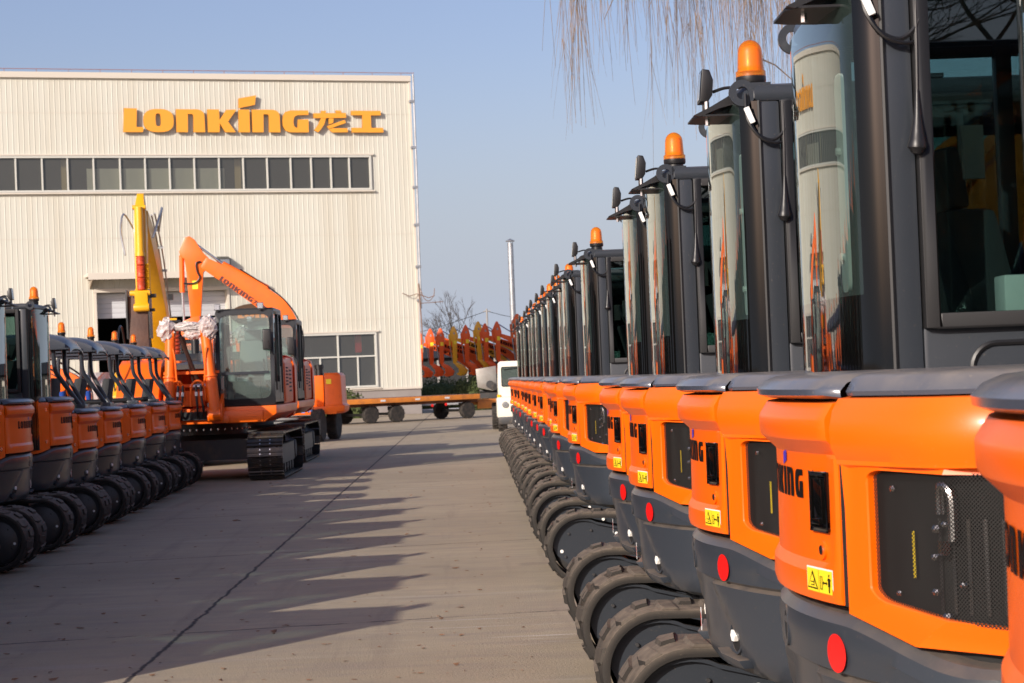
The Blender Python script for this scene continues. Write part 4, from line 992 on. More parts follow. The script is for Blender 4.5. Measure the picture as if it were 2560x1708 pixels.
# oval board (only its upper left shows)
ov = thing('oval_sign', 'dark brown oval board with orange letters right of the roller door', 'sign'); ov.location = hall.location; ov.rotation_euler = hall.rotation_euler
m = MB(); m.prism([(-7.95+1.15*math.cos(a), 4.95+.50*math.sin(a)) for a in [2*math.pi*k/36 for k in range(36)]], 'y', -.25, -.15); m.build('board', brownm, ov)
m = MB()
for nm in ('L', 'O', 'N', 'K'):
    for pl in GL[nm]:
        q = [(-8.75+(p[0]-668)/128*.40*.95, 4.78+(398-p[1])/128*.40) for p in pl]; m.add([(a, -.256, b) for a, b in q], [tuple(range(len(q)))])
m.build('lettering', mat('orange letter', (.75, .22, .02), .5), ov, smooth=False)

# ================================================================== BIG CRAWLER EXCAVATORS (local +x front)
def crawler_track(t, yc, W, xl, r, lift=0.):
    per = 4*xl+2*math.pi*r
    def pt(d):
        d %= per
        if d < 2*xl: return (xl-d, 2*r, 0., 1.)
        d -= 2*xl
        if d < math.pi*r: a = math.pi/2+d/r; return (-xl+r*math.cos(a), r+r*math.sin(a), math.cos(a), math.sin(a))
        d -= math.pi*r
        if d < 2*xl: return (-xl+d, 0., 0., -1.)
        d -= 2*xl; a = -math.pi/2+d/r; return (xl+r*math.cos(a), r+r*math.sin(a), math.cos(a), math.sin(a))
    m = MB(); n = int(per/.175); hw = per/n*.46
    for k in range(n):
        x, z, nx, nz = pt(per*k/n); z += .045; tx, tz = -nz, nx
        def P(a, b, y): return (x+tx*a+nx*b, yc+y, z+tz*a+nz*b)
        prf = [(-hw, -.012), (-hw, .010), (-hw+.012, .030), (-hw+.028, .030), (-hw+.036, .008), (-.012, .008), (-.004, .026), (.010, .026), (.018, .008), (hw-.02, .008), (hw, .004), (hw, -.012)]
        vs = [P(a, b, -W/2) for a, b in prf]+[P(a, b, W/2) for a, b in prf]; q = len(prf)
        m.add(vs, [tuple(range(q)), tuple(range(2*q-1, q-1, -1))]+[(i, (i+1) % q, (i+1) % q+q, i+q) for i in range(q)])
    tr = m.build('crawler_track', shoe, t, smooth=False)
    m = MB()
    for k in range(n):
        x, z, nx, nz = pt(per*k/n); z += .045; tx, tz = -nz, nx
        for yy in (-.085, .085):
            for s_ in (-.03, .045): m.cyl((x+tx*s_+nx*.0, yc+yy, z+tz*s_+nz*.0), (x+tx*s_+nx*.022, yc+yy, z+tz*s_+nz*.022), .012, 6)
    m.build('shoe_bolt', steel, tr)
    m = MB(); zc = r+.045
    m.box((0, yc, zc-.02), (2*xl-.3, .36, .34)); m.lathe([(0, -.14), (.20, -.13), (r-.07, -.06), (r-.04, 0), (r-.07, .06), (.20, .13), (0, .14)], (xl, yc, zc), 'y', 24)
    m.lathe([(0, -.2), (.16, -.2), (.22, -.1), (r-.05, -.03), (r-.05, .03), (.22, .1), (.16, .2), (0, .2)], (-xl, yc, zc), 'y', 24)
    for k in range(6): m.lathe([(0, -.17), (.10, -.17), (.12, -.1), (.09, 0), (.12, .1), (.10, .17), (0, .17)], (-xl+.45+k*(2*xl-.9)/5, yc, .16), 'y', 14)
    for x in (-xl*.4, xl*.4): m.lathe([(0, -.1), (.07, -.1), (.07, .1), (0, .1)], (x, yc, 2*r-.02), 'y', 12)
    for q in (-1, 1): m.prism([(-xl+.35, zc-.1), (-xl+.5, zc+.14), (xl-.5, zc+.14), (xl-.3, zc-.02), (xl-.45, zc-.14)], 'y', yc+q*.19-.01, yc+q*.19+.01)
    m.build('track_frame', dsteel, t)

def excavator(name, label, body_m, boom=False, group=None, low=False):
    t = thing(name, label, 'excavator', group=group)
    for sy in (-1, 1): crawler_track(t, sy*1.19, .60, 1.70, .375)
    m = MB(); m.box((0, 0, .55), (1.6, 1.9, .30)); m.prism([(1.3, .35), (1.3, .70), (.5, .78), (-.5, .78), (-1.3, .70), (-1.3, .35)], 'y', -.95, .95); m.lathe([(.68, .78), (.68, .98)], (0, 0, 0), 'z', 36)
    ch = m.build('chassis', dsteel, t)
    m = MB()
    for k in range(36):
        a = 2*math.pi*k/36; m.lathe([(.018, .86), (.018, .89), (0, .892)], (.72*math.cos(a), .72*math.sin(a), 0), 'z', 6)
    m.build('ring_bolt', steel, ch)
    # revolving platform
    m = MB(); m.box((-.35, 0, 1.10), (4.2, 2.3, .20))
    for sy in (-1, 1):
        y0_, y1_ = (.50, 1.38) if sy > 0 else (-1.38, -.60)
        prof = [(y1_ if sy > 0 else y0_, 1.27), (y1_ if sy > 0 else y0_, 1.13), ((y1_-.22) if sy > 0 else (y0_+.22), .99), ((y0_) if sy > 0 else (y1_), .99), (y0_ if sy > 0 else y1_, 1.27)]
        m.prism(prof, 'x', -2.4, 1.72)
    m.build('platform', body_m, t, bevel=.02)
    m = MB(); m.box((1.72, -.03, 1.06), (.20, 1.2, .12)); m.box((1.05, -.03, 1.22), (1.4, 1.06, .08))
    for y in (-.52, -.30, .26, .46): m.prism([(1.30, 1.2), (1.98, 1.02), (2.02, 1.12), (1.92, 1.34), (1.45, 1.60), (1.25, 1.50)], 'y', y-.025, y+.025)
    m.build('boom_foot', body_m, t, bevel=.008)
    # engine house, doors, counterweight
    m = MB()
    m.prism([(-1.0, 1.27), (-1.0, 2.00), (-1.2, 2.12), (-2.35, 2.12), (-2.35, 1.27)], 'y', -1.30, 1.30); m.box((-.55, .93, 1.68), (.88, .86, .80)); m.box((-.5, -.9, 1.70), (.95, .90, .84))
    eh = m.build('engine_house', body_m, t, bevel=.03)
    m = MB(); m.prism([(-1.1, 2.125), (-1.3, 2.26), (-2.0, 2.26), (-2.25, 2.125)], 'y', -.95, .75); m.build('engine_hood', dsteel, eh, bevel=.02)
    m = MB(); m.cyl((-1.5, -.4, 2.2), (-1.5, -.4, 2.62), .075, 14); m.cyl((-1.9, .5, 2.15), (-1.9, .5, 2.42), .11, 14); m.build('exhaust_pipe', black, eh)
    m = MB(); m.box((-.55, 1.365, 1.66), (.80, .02, .70)); m.box((-1.65, 1.312, 1.66), (1.20, .03, .72))
    dr = m.build('side_door', orange_d if body_m is orange_b else body_m, eh, bevel=.01)
    m = MB()
    for k in range(6): m.box((-1.5, 1.335, 1.50+k*.075), (.55, .02, .03)); m.box((-.5, 1.382, 1.62+k*.06), (.30, .016, .025))
    m.build('louvre', void, dr)
    m = MB(); rows = []
    for z, k, dx_ in ((.98, .86, .06), (1.04, .96, .0), (1.25, 1., 0), (1.95, 1., 0), (2.12, .96, .02), (2.18, .86, .08)):
        rows.append([(-2.36, -1.36*k, z), (-2.55-.0*dx_, -1.38*k, z), (-2.80+dx_, -1.15*k, z), (-2.95+dx_, -.6*k, z), (-2.98+dx_, 0, z), (-2.95+dx_, .6*k, z), (-2.80+dx_, 1.15*k, z), (-2.55, 1.38*k, z), (-2.36, 1.36*k, z)])
    m.grid(rows); m.add(rows[-1], [tuple(range(9))]); m.add(rows[0], [tuple(range(8, -1, -1))]); m.build('counterweight', body_m, t, ang=30)
    # tank / tool box on the right side
    m = MB(); m.prism([(-.02, 1.27), (-.02, 2.14), (.95, 2.14), (1.25, 2.05), (1.70, 1.50), (1.70, 1.27)], 'y', -1.36, -.62); m.build('tool_box', body_m, t, bevel=.03)
    m = MB(); m.cyl((.45, -1.0, 2.14), (.45, -1.0, 2.28), .09, 14); m.cyl((1.1, -.8, 2.1), (1.1, -.8, 2.24), .05, 10); m.build('filler_cap', body_m, t)
    m = MB(); m.tube(spline([(1.60, -1.30, 1.5), (1.55, -1.33, 2.1), (1.30, -1.33, 2.65), (.95, -1.33, 2.7), (.6, -1.33, 2.2)], 5), .018, 8); m.build('handrail', black, t)
    # cab
    x0, x1, y0_, y1_, zb, zt_ = .02, 1.62, .37, 1.36, 1.28, 2.94
    fxz = [(x0, zb), (x1-.02, zb), (x1+.06, zb+.42), (x1-.05, zt_-.10), (x1-.16, zt_), (x0+.06, zt_), (x0, zt_-.12)]
    m = MB(); w_ = .085
    for yy in (y0_, y1_-.06):
        n = len(fxz); c0 = (sum(p[0] for p in fxz)/n, sum(p[1] for p in fxz)/n)
        inn = [(p[0]+(-w_ if p[0] > c0[0] else w_)*(1.), p[1]+(-w_ if p[1] > c0[1] else w_)) for p in fxz]
        for i in range(n):
            a, b, c, d = fxz[i], fxz[(i+1) % n], inn[(i+1) % n], inn[i]
            m.prism([a, b, c, d], 'y', yy, yy+.06)
        m.box((.62, yy+.03, (zb+zt_)/2), (.09, .058, zt_-zb-.1))
    # front ring: rounded opening
    ofr = rrect(y0_, y1_, zb, zt_-.02, .05, 5); ifr = rrect(y0_+.065, y1_-.065, zb+.12, zt_-.10, .12, 5)
    def fx(z):
        if z < zb+.42: return x1-.02+.08*(z-zb)/.42
        return x1+.06-.11*(z-zb-.42)/(zt_-.1-zb-.42)
    r1 = [(fx(z)+.012, y, z) for y, z in ofr]; r2 = [(fx(z)+.012, y, z) for y, z in ifr]; r3 = [(fx(z)-.05, y, z) for y, z in ifr]; r0 = [(fx(z)-.05, y, z) for y, z in ofr]
    m.grid([r0, r1, r2, r3], closeu=True)
    m.box((.72, (y0_+y1_)/2, zt_-.01), (1.42, y1_-y0_-.02, .05)); m.box((x0+.03, (y0_+y1_)/2, zb+.3), (.06, .9, .6)); m.box((.8, (y0_+y1_)/2, zb+.02), (1.5, .95, .05))
    m.box((.33, y1_-.025, zb+.35), (.55, .045, .62)); m.box((1.1, y1_-.025, zb+.22), (.9, .045, .34))
    cf = m.build('cab_frame', cabdark, t, ang=35)
    m = MB(); g_ = [(fx(z)-.012, y, z) for y, z in ifr]; m.add(g_, [tuple(range(len(g_)))]); ws = m.build('windshield', g_front, cf, smooth=False)
    m = MB(); z_ = zb+.56; m.box((fx(z_)+.002, (y0_+y1_)/2, z_), (.03, y1_-y0_-.17, .045)); m.build('window_bar', cabgrey, ws)
    for yy in (y0_+.03, y1_-.03):
        m = MB(); q = [(x0+.1, zb+.60), (x1-.1, zb+.45), (x1-.13, zt_-.10), (x0+.1, zt_-.10)]; m.add([(a, yy, b) for a, b in q], [(0, 1, 2, 3)]); m.build('side_glass', g_front, cf, smooth=False)
    m = MB(); m.add([(x0+.04, y0_+.1, zb+.6), (x0+.04, y1_-.1, zb+.6), (x0+.04, y1_-.1, zt_-.12), (x0+.04, y0_+.1, zt_-.12)], [(0, 1, 2, 3)]); m.build('rear_glass', g_front, cf, smooth=False)
    m = MB(); m.box((.55, .87, zb+.42), (.5, .5, .16)); m.prism([(.30, zb+.46), (.44, zb+.46), (.32, zb+1.15), (.18, zb+1.12)], 'y', .63, 1.11); m.box((.24, .87, zb+1.24), (.10, .3, .18)); m.box((.75, .55, zb+.5), (.5, .12, .16)); m.box((.75, 1.18, zb+.5), (.5, .12, .16)); m.build('seat', mat('seat under film', (.22, .25, .25), .6), cf, bevel=.03)
    m = MB(); m.tube([(1.02, .60, zb+.58), (1.06, .60, zb+.80)], .02, 8); m.tube([(1.02, 1.13, zb+.58), (1.06, 1.13, zb+.80)], .02, 8); m.prism(rrect(1.32, 1.44, .62, 1.1, .03), 'z', zb+.08, zb+.42); m.build('control_levers', black, cf)
    for yy in (y0_+.05, y1_-.20):
        l = work_lamp(t, 0, 0, 0, .06, .105, .105); l.location = (x1+.03, yy, zt_+.045); l.rotation_euler = (0, 0, math.pi)
    m = MB(); m.box((x1+.10, y1_-.10, zb+1.12), (.05, .15, .36)); mi = m.build('mirror', black, t, bevel=.03, seg=3)
    m = MB(); m.tube([(x1+.02, y1_+.02, zb+.86), (x1+.08, y1_+.0, zb+.86), (x1+.12, y1_-.05, zb+.95), (x1+.12, y1_-.08, zb+1.1)], .012, 6); m.build('mirror_arm', black, mi)
    m = MB(); m.tube([(x1-.05, y1_+.03, zb+.25), (x1-.02, y1_+.03, zb+1.4)], .014, 6); m.build('grab_rail', black, t)
    m = MB(); m.tube([(x0+.55, y1_+.03, zb+.2), (x0+.55, y1_+.03, zb+1.1)], .014, 6); m.build('grab_rail', black, t)
    m = MB(); m.tube([(x1+.02, y0_-.03, zb+.45), (x1+.0, y0_-.03, zb+1.15)], .012, 6); m.build('gas_strut', steel, t)
    # front cylinders
    if not boom:
        lk = []
        for yb, yt in ((-.41, -.36), (.36, .23)):
            b_, p_ = (1.96, yb+.0, 1.15), (1.86, yt, 2.56)
            m = MB(); m.tube([b_, tuple(b_[i]*.55+p_[i]*.45 for i in range(3))], .105, 18); m.tube([tuple(b_[i]*.55+p_[i]*.45 for i in range(3)), p_], .088, 18); m.tube([tuple(b_[i]*.54+p_[i]*.46 for i in range(3)), tuple(b_[i]*.52+p_[i]*.48 for i in range(3))], .118, 18)
            m.tube(spline([(1.99, yb+.10*(1 if yb < 0 else -1), 2.30), (1.99, yb+.13*(1 if yb < 0 else -1), 2.1), (1.99, yb+.15*(1 if yb < 0 else -1), 1.75), (1.99, yb+.22*(1 if yb < 0 else -1), 1.62)], 4), .018, 6)
            m.lathe([(0, -.07), (.10, -.07), (.10, .07), (0, .07)], p_, 'y', 16); m.lathe([(0, -.10), (.11, -.10), (.11, .10), (0, .10)], b_, 'y', 16)
            m.build('boom_cylinder', body_m, t)
        m = MB(); m.tube([(1.86, -.48, 2.64), (1.86, .36, 2.70)], .052, 12); cp = m.build('pin_bar', steel, t)
        m = MB(); rn = random.Random(5)
        def lump(c, rx, ry, rz_, n=18, k=12, j=.22):
            rows = []
            for i in range(k+1):
                ph = math.pi*i/k-math.pi/2; rows.append([(c[0]+rx*math.cos(ph)*math.cos(2*math.pi*q/n)*(1+rn.uniform(-j, j)), c[1]+ry*math.cos(ph)*math.sin(2*math.pi*q/n)*(1+rn.uniform(-j, j)), c[2]+rz_*math.sin(ph)*(1+rn.uniform(-j, j))) for q in range(n)])
            m.grid(rows, closeu=True)
        lump((1.87, -.42, 2.62), .15, .16, .20); lump((1.87, .28, 2.64), .15, .16, .20); lump((1.88, -.05, 2.66), .10, .26, .08); lump((1.86, .02, 2.54), .08, .16, .09)
        m.build('protective_wrap', film, cp, smooth=False)
        m = MB(); lump((1.86, -.42, 2.62), .11, .12, .16, j=.1); lump((1.86, .28, 2.63), .11, .12, .16, j=.1); lump((1.86, .02, 2.54), .06, .12, .07); m.build('cylinder_eye', orange_b, cp)
        m = MB(); m.tube([(1.80, -.20, 2.5), (1.55, .10, 1.55)], .035, 8); m.tube([(1.80, .18, 2.5), (1.6, .30, 1.9)], .035, 8); m.tube([(1.78, -.15, 2.5), (1.52, -.02, 1.55)], .022, 8); m.build('black_strut', mat('dark hose', (.03, .012, .008), .5), t)
        m = MB()
        for y in (-.30, -.20, .08, .18): m.tube(spline([(2.02, y*.8, 1.66), (2.05, y*.85, 1.45), (2.04, y, 1.22), (1.9, y*.8, 1.10), (1.7, y*.5, 1.12)], 4), .020, 8)
        m.box((1.75, -.05, 1.14), (.3, .5, .14)); hz_ = m.build('hydraulic_hose', black, t)
        m = MB()
        for y in (-.30, -.20, .08, .18): m.tube([(2.035, y*.82, 1.55), (2.045, y*.84, 1.48)], .024, 8)
        m.build('hose_ferrule', white, hz_)
        m = MB(); m.box((1.80, -.06, 1.44), (.10, .46, .26)); m.box((1.55, -.05, 1.88), (.3, .95, .05)); m.box((1.60, -.06, 1.66), (.1, .95, .05))
        for c in (-.25, .10): m.tube(spline([(1.98, c-.14, 1.30), (1.98, c-.13, 1.60), (1.98, c-.06, 1.72), (1.98, c+.04, 1.72), (1.98, c+.10, 1.60), (1.98, c+.11, 1.40)], 4), .020, 6)
        m.build('valve_block', orange_b, t)
        m = MB(); m.tube([(1.85, -.05, 1.63), (1.85, .30, 1.64)], .055, 12); m.cyl((1.95, .30, 1.32), (2.02, .30, 1.32), .06, 14); m.build('pivot_pin', steel, t)
        m = MB(); m.prism([(-.9, 2.0), (1.0, 1.95), (1.0, 2.03), (-.9, 2.12)], 'y', -.58, .30); m.lathe([(.10, 0), (.10, .16), (.06, .2), (0, .2)], (-.4, -.1, 2.08), 'z', 14); m.build('service_deck', dsteel, t)
    return t

e1 = excavator('crawler_excavator', 'orange crawler excavator without boom, nearest of the pair, cab facing the camera', orange_b, group='crawler excavators facing the camera')
e1.location = (-4.74, 36.6, 0); e1.rotation_euler = (0, 0, R(-90))
e2 = dup(e1, (-4.93, 43.4, 0), R(-90.), 'orange crawler excavator parked right behind the nearer one, half its cab showing', 'crawler excavators facing the camera')

def banana(m, pts, ws, y0, y1, sub=6):
    c = spline([(p[0], p[1]) + (0,) for p in pts], sub); c = [Vector((p.x, p.y)) for p in c]; n = len(c); rows = []
    for i, p in enumerate(c):
        t_ = (c[min(i+1, n-1)]-c[max(i-1, 0)]).normalized(); q = i/(n-1)*(len(ws)-1); k = min(int(q), len(ws)-2); wv = ws[k]+(ws[k+1]-ws[k])*(q-k)
        a = (p.x-t_.y*wv, p.y+t_.x*wv); b = (p.x+t_.y*wv, p.y-t_.x*wv); rows.append([(a[0], y0, a[1]), (a[0], y1, a[1]), (b[0], y1, b[1]), (b[0], y0, b[1])])
    m.grid(rows, closeu=True); k = len(m.v)-4*n; m.f += [(k, k+1, k+2, k+3), (k+4*(n-1)+3, k+4*(n-1)+2, k+4*(n-1)+1, k+4*(n-1))]; m.mi += [m.m, m.m]
    return c

# yellow excavator with hammer
ye = excavator('crawler_excavator', 'yellow crawler excavator, boom raised high, dark hydraulic hammer hanging from its arm', yellow, boom=True)
ye.location = (-8.47, 57.0, 0); ye.rotation_euler = (0, 0, R(-86.6))
m = MB(); c = banana(m, [(.45, 1.95), (1.7, 3.3), (3.1, 4.65), (4.6, 5.45), (5.92, 5.95)], [.20, .30, .42, .34, .18], -.20, .20); m.v = [(x, y*(1.32-.50*sst(z, 2.6, 5.6)), z) for x, y, z in m.v]; bo = m.build('boom', yellow, ye, bevel=.015)
m = MB()
for k, (o, y) in enumerate(((.46, .16), (.50, .24), (.46, -.02), (.46, -.16))):
    pts = []
    for i in range(4, len(c)-4):
        t_ = (c[i+1]-c[i-1]).normalized(); pts.append((c[i].x-t_.y*o, y, c[i].y+t_.x*o))
    m.tube(pts, .022, 6)
for i in range(5, len(c)-5, 3):
    t_ = (c[i+1]-c[i-1]).normalized(); m.box((c[i].x-t_.y*.44, .05, c[i].y+t_.x*.44), (.06, .50, .06))
m.tube(spline([(4.6, .30, 5.7), (5.3, .46, 6.2), (5.9, .46, 6.0), (6.3, .30, 5.4)], 5), .03, 6); m.tube(spline([(4.6, -.30, 5.7), (5.3, -.50, 6.1), (5.9, -.52, 5.6), (6.2, -.40, 5.0)], 5), .025, 6)
m.build('hydraulic_hose', galv, bo)
m = MB(); banana(m, [(5.85, 6.52), (6.02, 6.1), (6.18, 5.4), (6.28, 4.55), (6.30, 3.95)], [.08, .26, .24, .17, .12], -.14, .14); m.v = [(x, y*(1.05-.45*sst(z, 5.9, 6.6)), z) for x, y, z in m.v]; ar = m.build('arm', yellow, ye, bevel=.015)
m = MB(); m.tube([(6.52, 0, 6.15), (6.56, 0, 4.98)], .105, 14); m.tube([(6.56, 0, 5.02), (6.565, 0, 4.93)], .125, 14); m.tube([(6.4, -.16, 6.16), (6.4, .16, 6.16)], .06, 10); m.build('bucket_cylinder', yellow, ye)
m = MB(); pts = [(6.56+.02*math.sin(k*.9), .0, 4.95-k*.022) for k in range(40)]; m.tube(pts, [.085+.022*(k % 2) for k in range(40)], 12); m.build('spiral_hose_guard', redhose, ye)
m = MB(); pts = [(6.44, .15, 4.75-k*.025) for k in range(36)]; m.tube(pts, [.06+.02*(k % 2) for k in range(36)], 10); m.build('yellow_hose_guard', yellow, ye)
m = MB(); m.prism([(6.20, 4.05), (6.45, 4.15), (6.72, 4.02), (6.62, 3.62), (6.35, 3.55)], 'y', -.16, .16); m.tube([(6.62, -.28, 4.02), (6.62, .22, 4.02)], .07, 10); m.tube([(6.66, -.19, 3.66), (6.66, .19, 3.66)], .10, 14); m.build('bucket_link', yellow, ye, bevel=.02)
m = MB(); m.prism([(6.25, 3.95), (6.50, 3.95), (6.56, 3.5), (6.56, 1.35), (6.48, 1.20), (6.14, 1.20), (6.08, 1.35), (6.08, 3.5)], 'y', -.34, .14)
hm = m.build('hydraulic_hammer', rust, ye, bevel=.02)
m = MB(); m.prism([(6.10, 4.08), (6.60, 4.12), (6.66, 3.55), (6.58, 2.9), (6.04, 2.9)], 'y', -.39, -.35); m.build('hammer_bracket', dsteel, hm)
m = MB(); m.prism([(6.10, 4.08), (6.60, 4.12), (6.66, 3.55), (6.58, 2.9), (6.04, 2.9)], 'y', .16, .20)
m.tube([(6.5, .19, 3.95), (6.5, .35, 3.95)], .05, 8); m.tube([(6.5, .19, 3.60), (6.5, .31, 3.60)], .04, 8); m.build('hammer_bracket', dsteel, hm)
m = MB(); m.cyl((6.31, 0, 1.2), (6.31, 0, .45), .065, 12); m.build('chisel', dsteel, hm)
for sy in (-1, 1):
    m = MB(); m.tube([(1.85, sy*.42, 1.25), (2.75, sy*.36, 3.35)], .10, 14); m.tube([(2.72, sy*.30, 3.42), (2.72, sy*.52, 3.42)], .09, 12); m.build('boom_cylinder', yellow, ye)
    m = MB(); pts = [(1.95+.022*k*.93, sy*.42, 1.5+.05*k) for k in range(36)]; m.tube(pts, [.125+.03*(k % 2) for k in range(36)], 12); m.build('spiral_hose_guard', redhose, ye)
m = MB(); m.tube([(2.9, .34, 3.4), (2.9, .62, 3.4)], .05, 8); m.box((3.3, .44, 4.05), (.16, .12, .16)); m.build('boom_lamp', black, ye)

# wheeled excavator, side on, arm folded high
we = thing('wheeled_excavator', 'small orange wheeled excavator with lettered boom raised over the cabs', 'excavator', (-5.0, 57.8, 0), R(180))
def wheel(t, x, y, r_, w_, name='wheel', hubm=None):
    m = MB(); pr = [(r_*.58, -w_/2), (r_*.92, -w_/2), (r_, -w_*.36), (r_*1.0, w_*.36), (r_*.92, w_/2), (r_*.58, w_/2)]; m.lathe(pr, (x, y, r_), 'y', 36)
    for k in range(28):
        a = 2*math.pi*k/28; m.box((x+r_*1.0*math.cos(a), y+w_*.2*(1 if k % 2 else -1), r_+r_*1.0*math.sin(a)), (.03, w_*.5, .03))
    o = m.build(name, tyre, t); m = MB(); m.lathe([(0, -w_*.30), (r_*.22, -w_*.30), (r_*.26, -w_*.18), (r_*.48, -w_*.22), (r_*.60, -w_*.42), (r_*.60, w_*.42), (r_*.48, w_*.22), (r_*.26, w_*.18), (r_*.22, w_*.30), (0, w_*.30)], (x, y, r_), 'y', 24)
    h = m.build('hub', hubm or hubgrey, o)
    m = MB()
    for k in range(6):
        a = 2*math.pi*k/6
        for s_ in (-1, 1): m.cyl((x+r_*.36*math.cos(a), y+s_*w_*.18, r_+r_*.36*math.sin(a)), (x+r_*.36*math.cos(a), y+s_*w_*.27, r_+r_*.36*math.sin(a)), .022, 6)
    m.build('wheel_nut', dsteel, h); return o
for x in (-1.0, 1.1):
    for y in (-.85, .85): wheel(we, x, y, .45, .30).rotation_euler = (0, 0, R(82))
m = MB(); m.box((0, 0, .55), (2.9, .8, .3)); m.box((-1.0, 0, .45), (.2, 1.5, .2)); m.box((1.1, 0, .45), (.2, 1.5, .2)); m.prism([(1.5, .2), (1.62, .2), (1.62, .6), (1.5, .65)], 'y', -1., 1.); m.build('chassis', dsteel, we, bevel=.02).rotation_euler = (0, 0, R(82))
m = MB(); m.box((-.05, 0, .86), (2.3, 2.0, .22)); m.build('platform', orange_b, we, bevel=.03)
m = MB(); rows = []
for z, k in ((.76, .93), (.82, 1.), (.98, 1.02), (1.0, .98), (1.05, .97), (1.82, .95), (1.90, .90)):
    rows.append([(-.88, -1.0*k, z), (-1.22*k, -1.0*k, z), (-1.40*k, -.88*k, z), (-1.46*k, -.3*k, z), (-1.46*k, .3*k, z), (-1.40*k, .88*k, z), (-1.22*k, 1.0*k, z), (-.88, 1.0*k, z)])
m.grid(rows); m.add(rows[-1], [tuple(range(8))]); m.add(rows[0], [tuple(range(7, -1, -1))]); m.build('counterweight', orange_b, we, ang=55, bevel=.03)
m = MB(); m.box((-.35, -.1, 1.40), (1.0, 1.8, .88)); eh = m.build('engine_house', orange_b, we, bevel=.04)
m = MB(); m.cyl((-.72, .55, 1.84), (-.72, .55, 2.02), .10, 14); m.lathe([(.13, 0), (.13, .12), (0, .13)], (-.72, .55, 2.02), 'z', 14); m.build('air_intake', black, eh)
m = MB(); m.box((-1.0, .972, 1.66), (.14, .01, .14)); m.build('yellow_label', labely, eh)
m = MB()
def seg_digit(ch, x, z, w_, h):
    S7 = {'7': 'abc', '5': 'afgcd', '6': 'afgcde', '0': 'abcdef'}
    q = w_*.28; out_ = []
    P = {'a': (x, x+w_, z+h-q, z+h), 'd': (x, x+w_, z, z+q), 'g': (x, x+w_, z+h/2-q/2, z+h/2+q/2), 'f': (x, x+q, z+h/2, z+h), 'e': (x, x+q, z, z+h/2), 'b': (x+w_-q, x+w_, z+h/2, z+h), 'c': (x+w_-q, x+w_, z, z+h/2)}
    for k in S7[ch]: out_.append(P[k])
    return out_
for i, ch in enumerate('6075'):
    for (a, b, c_, d) in seg_digit(ch, .40-.19*i-.14, .81, .13, .15): m.add([(a, 1.004, c_), (b, 1.004, c_), (b, 1.004, d), (a, 1.004, d)], [(0, 1, 2, 3)])
for a, b in ((-.36, -.40), (-.40, -.44), (-.44, -.48), (-.48, -.52)): m.add([(a, 1.004, .96 if a in (-.36, -.44) else .81), (a-.035, 1.004, .96 if a in (-.36, -.44) else .81), (b-.035, 1.004, .81 if a in (-.36, -.44) else .96), (b, 1.004, .81 if a in (-.36, -.44) else .96)], [(0, 1, 2, 3)])
m.build('model_decal', lblue, we, smooth=False)
m = MB()
for (x, y) in ((.15, .2), (1.0, .2), (.15, .95), (1.0, .95)): m.box((x, y, 1.8), (.08, .08, 1.7))
m.box((.58, .57, 2.68), (1.0, .86, .08)); m.box((.58, .57, 1.2), (.9, .8, .5)); wc = m.build('cab_frame', cabgrey, we, bevel=.01)
m = MB(); m.box((.58, .96, 2.05), (.8, .01, 1.2)); m.box((1.01, .57, 2.05), (.01, .7, 1.2)); m.build('cab_glass', g_front, wc)
m = MB(); c = banana(m, [(.35, 1.25), (.12, 2.2), (.10, 3.1), (.50, 3.80), (1.35, 4.45), (2.48, 5.18)], [.14, .20, .28, .34, .27, .16], -.20, -.02, 8); bo = m.build('boom', orange_b, we, bevel=.012)
# lettering on the boom's camera side (local +y faces the camera), reading down the boom
m = MB(); d_ = Vector((-.845, -.60)).normalized()*-1   # from lettering start (high) toward elbow, in local x,z
d_ = Vector((-(2.05-1.02), -(4.80-4.02))).normalized(); n_ = Vector((-d_.y, d_.x))*-1
st = Vector((2.02, 4.72)); cp_ = .145
for nm in LATIN+['long', 'gong']:
    for pl in GL[nm]:
        q = []
        for p in pl:
            v2 = st+d_*((p[0]-668)/128*cp_)+n_*(-1)*(-(398-p[1])/128*cp_+.07)
            q.append((v2.x, -.0165, v2.y))
        m.add(q, [tuple(range(len(q)))])
m.build('lettering', mat('dark boom lettering', (.09, .012, .008), .5), bo, smooth=False)
m = MB(); m.prism([(2.48, 5.45), (2.72, 5.84), (2.86, 5.94), (3.00, 5.90), (3.16, 5.52), (3.14, 5.38), (3.02, 5.30), (2.98, 4.95), (2.90, 3.62), (2.62, 3.62), (2.50, 4.9), (2.30, 5.08), (2.34, 5.30)], 'y', -.19, -.03); m.build('arm', orange_b, we, bevel=.012)
m = MB(); m.tube([(.70, -.11, 4.38), (1.95, -.11, 5.12)], .085, 12); m.tube([(.66, -.11, 4.2), (.74, -.11, 4.42)], .07, 8); ca_ = m.build('arm_cylinder', orange_b, we)
m = MB(); m.tube([(3.10, -.11, 5.40), (3.12, -.11, 4.35)], .075, 12); cb_ = m.build('bucket_cylinder', orange_b, we)
m = MB(); m.tube([(1.95, -.11, 5.12), (2.80, -.11, 5.80)], .035, 10); m.build('cylinder_rod', steel, ca_)
m = MB(); m.tube([(3.12, -.11, 4.35), (3.10, -.11, 3.45)], .035, 10); m.build('cylinder_rod', steel, cb_)
m = MB(); m.tube(spline([(2.55, .0, 5.20), (2.68, .02, 5.16), (2.66, .02, 4.92), (2.60, .02, 4.75), (2.75, .02, 4.60), (3.05, .02, 4.60)], 5), .025, 6)
pts = []
for i in range(6, len(c)-6):
    t_ = (c[i+1]-c[i-1]).normalized(); pts.append((c[i].x+t_.y*.02-t_.y*(-.0)-t_.y*.36*1, -.05, c[i].y+t_.x*.36))
m.tube(pts, .02, 6); m.build('hydraulic_hose', black, we)
m = MB(); m.box((2.74, -.027, 4.55), (.16, .006, .24)); m.build('yellow_label', labely, we)
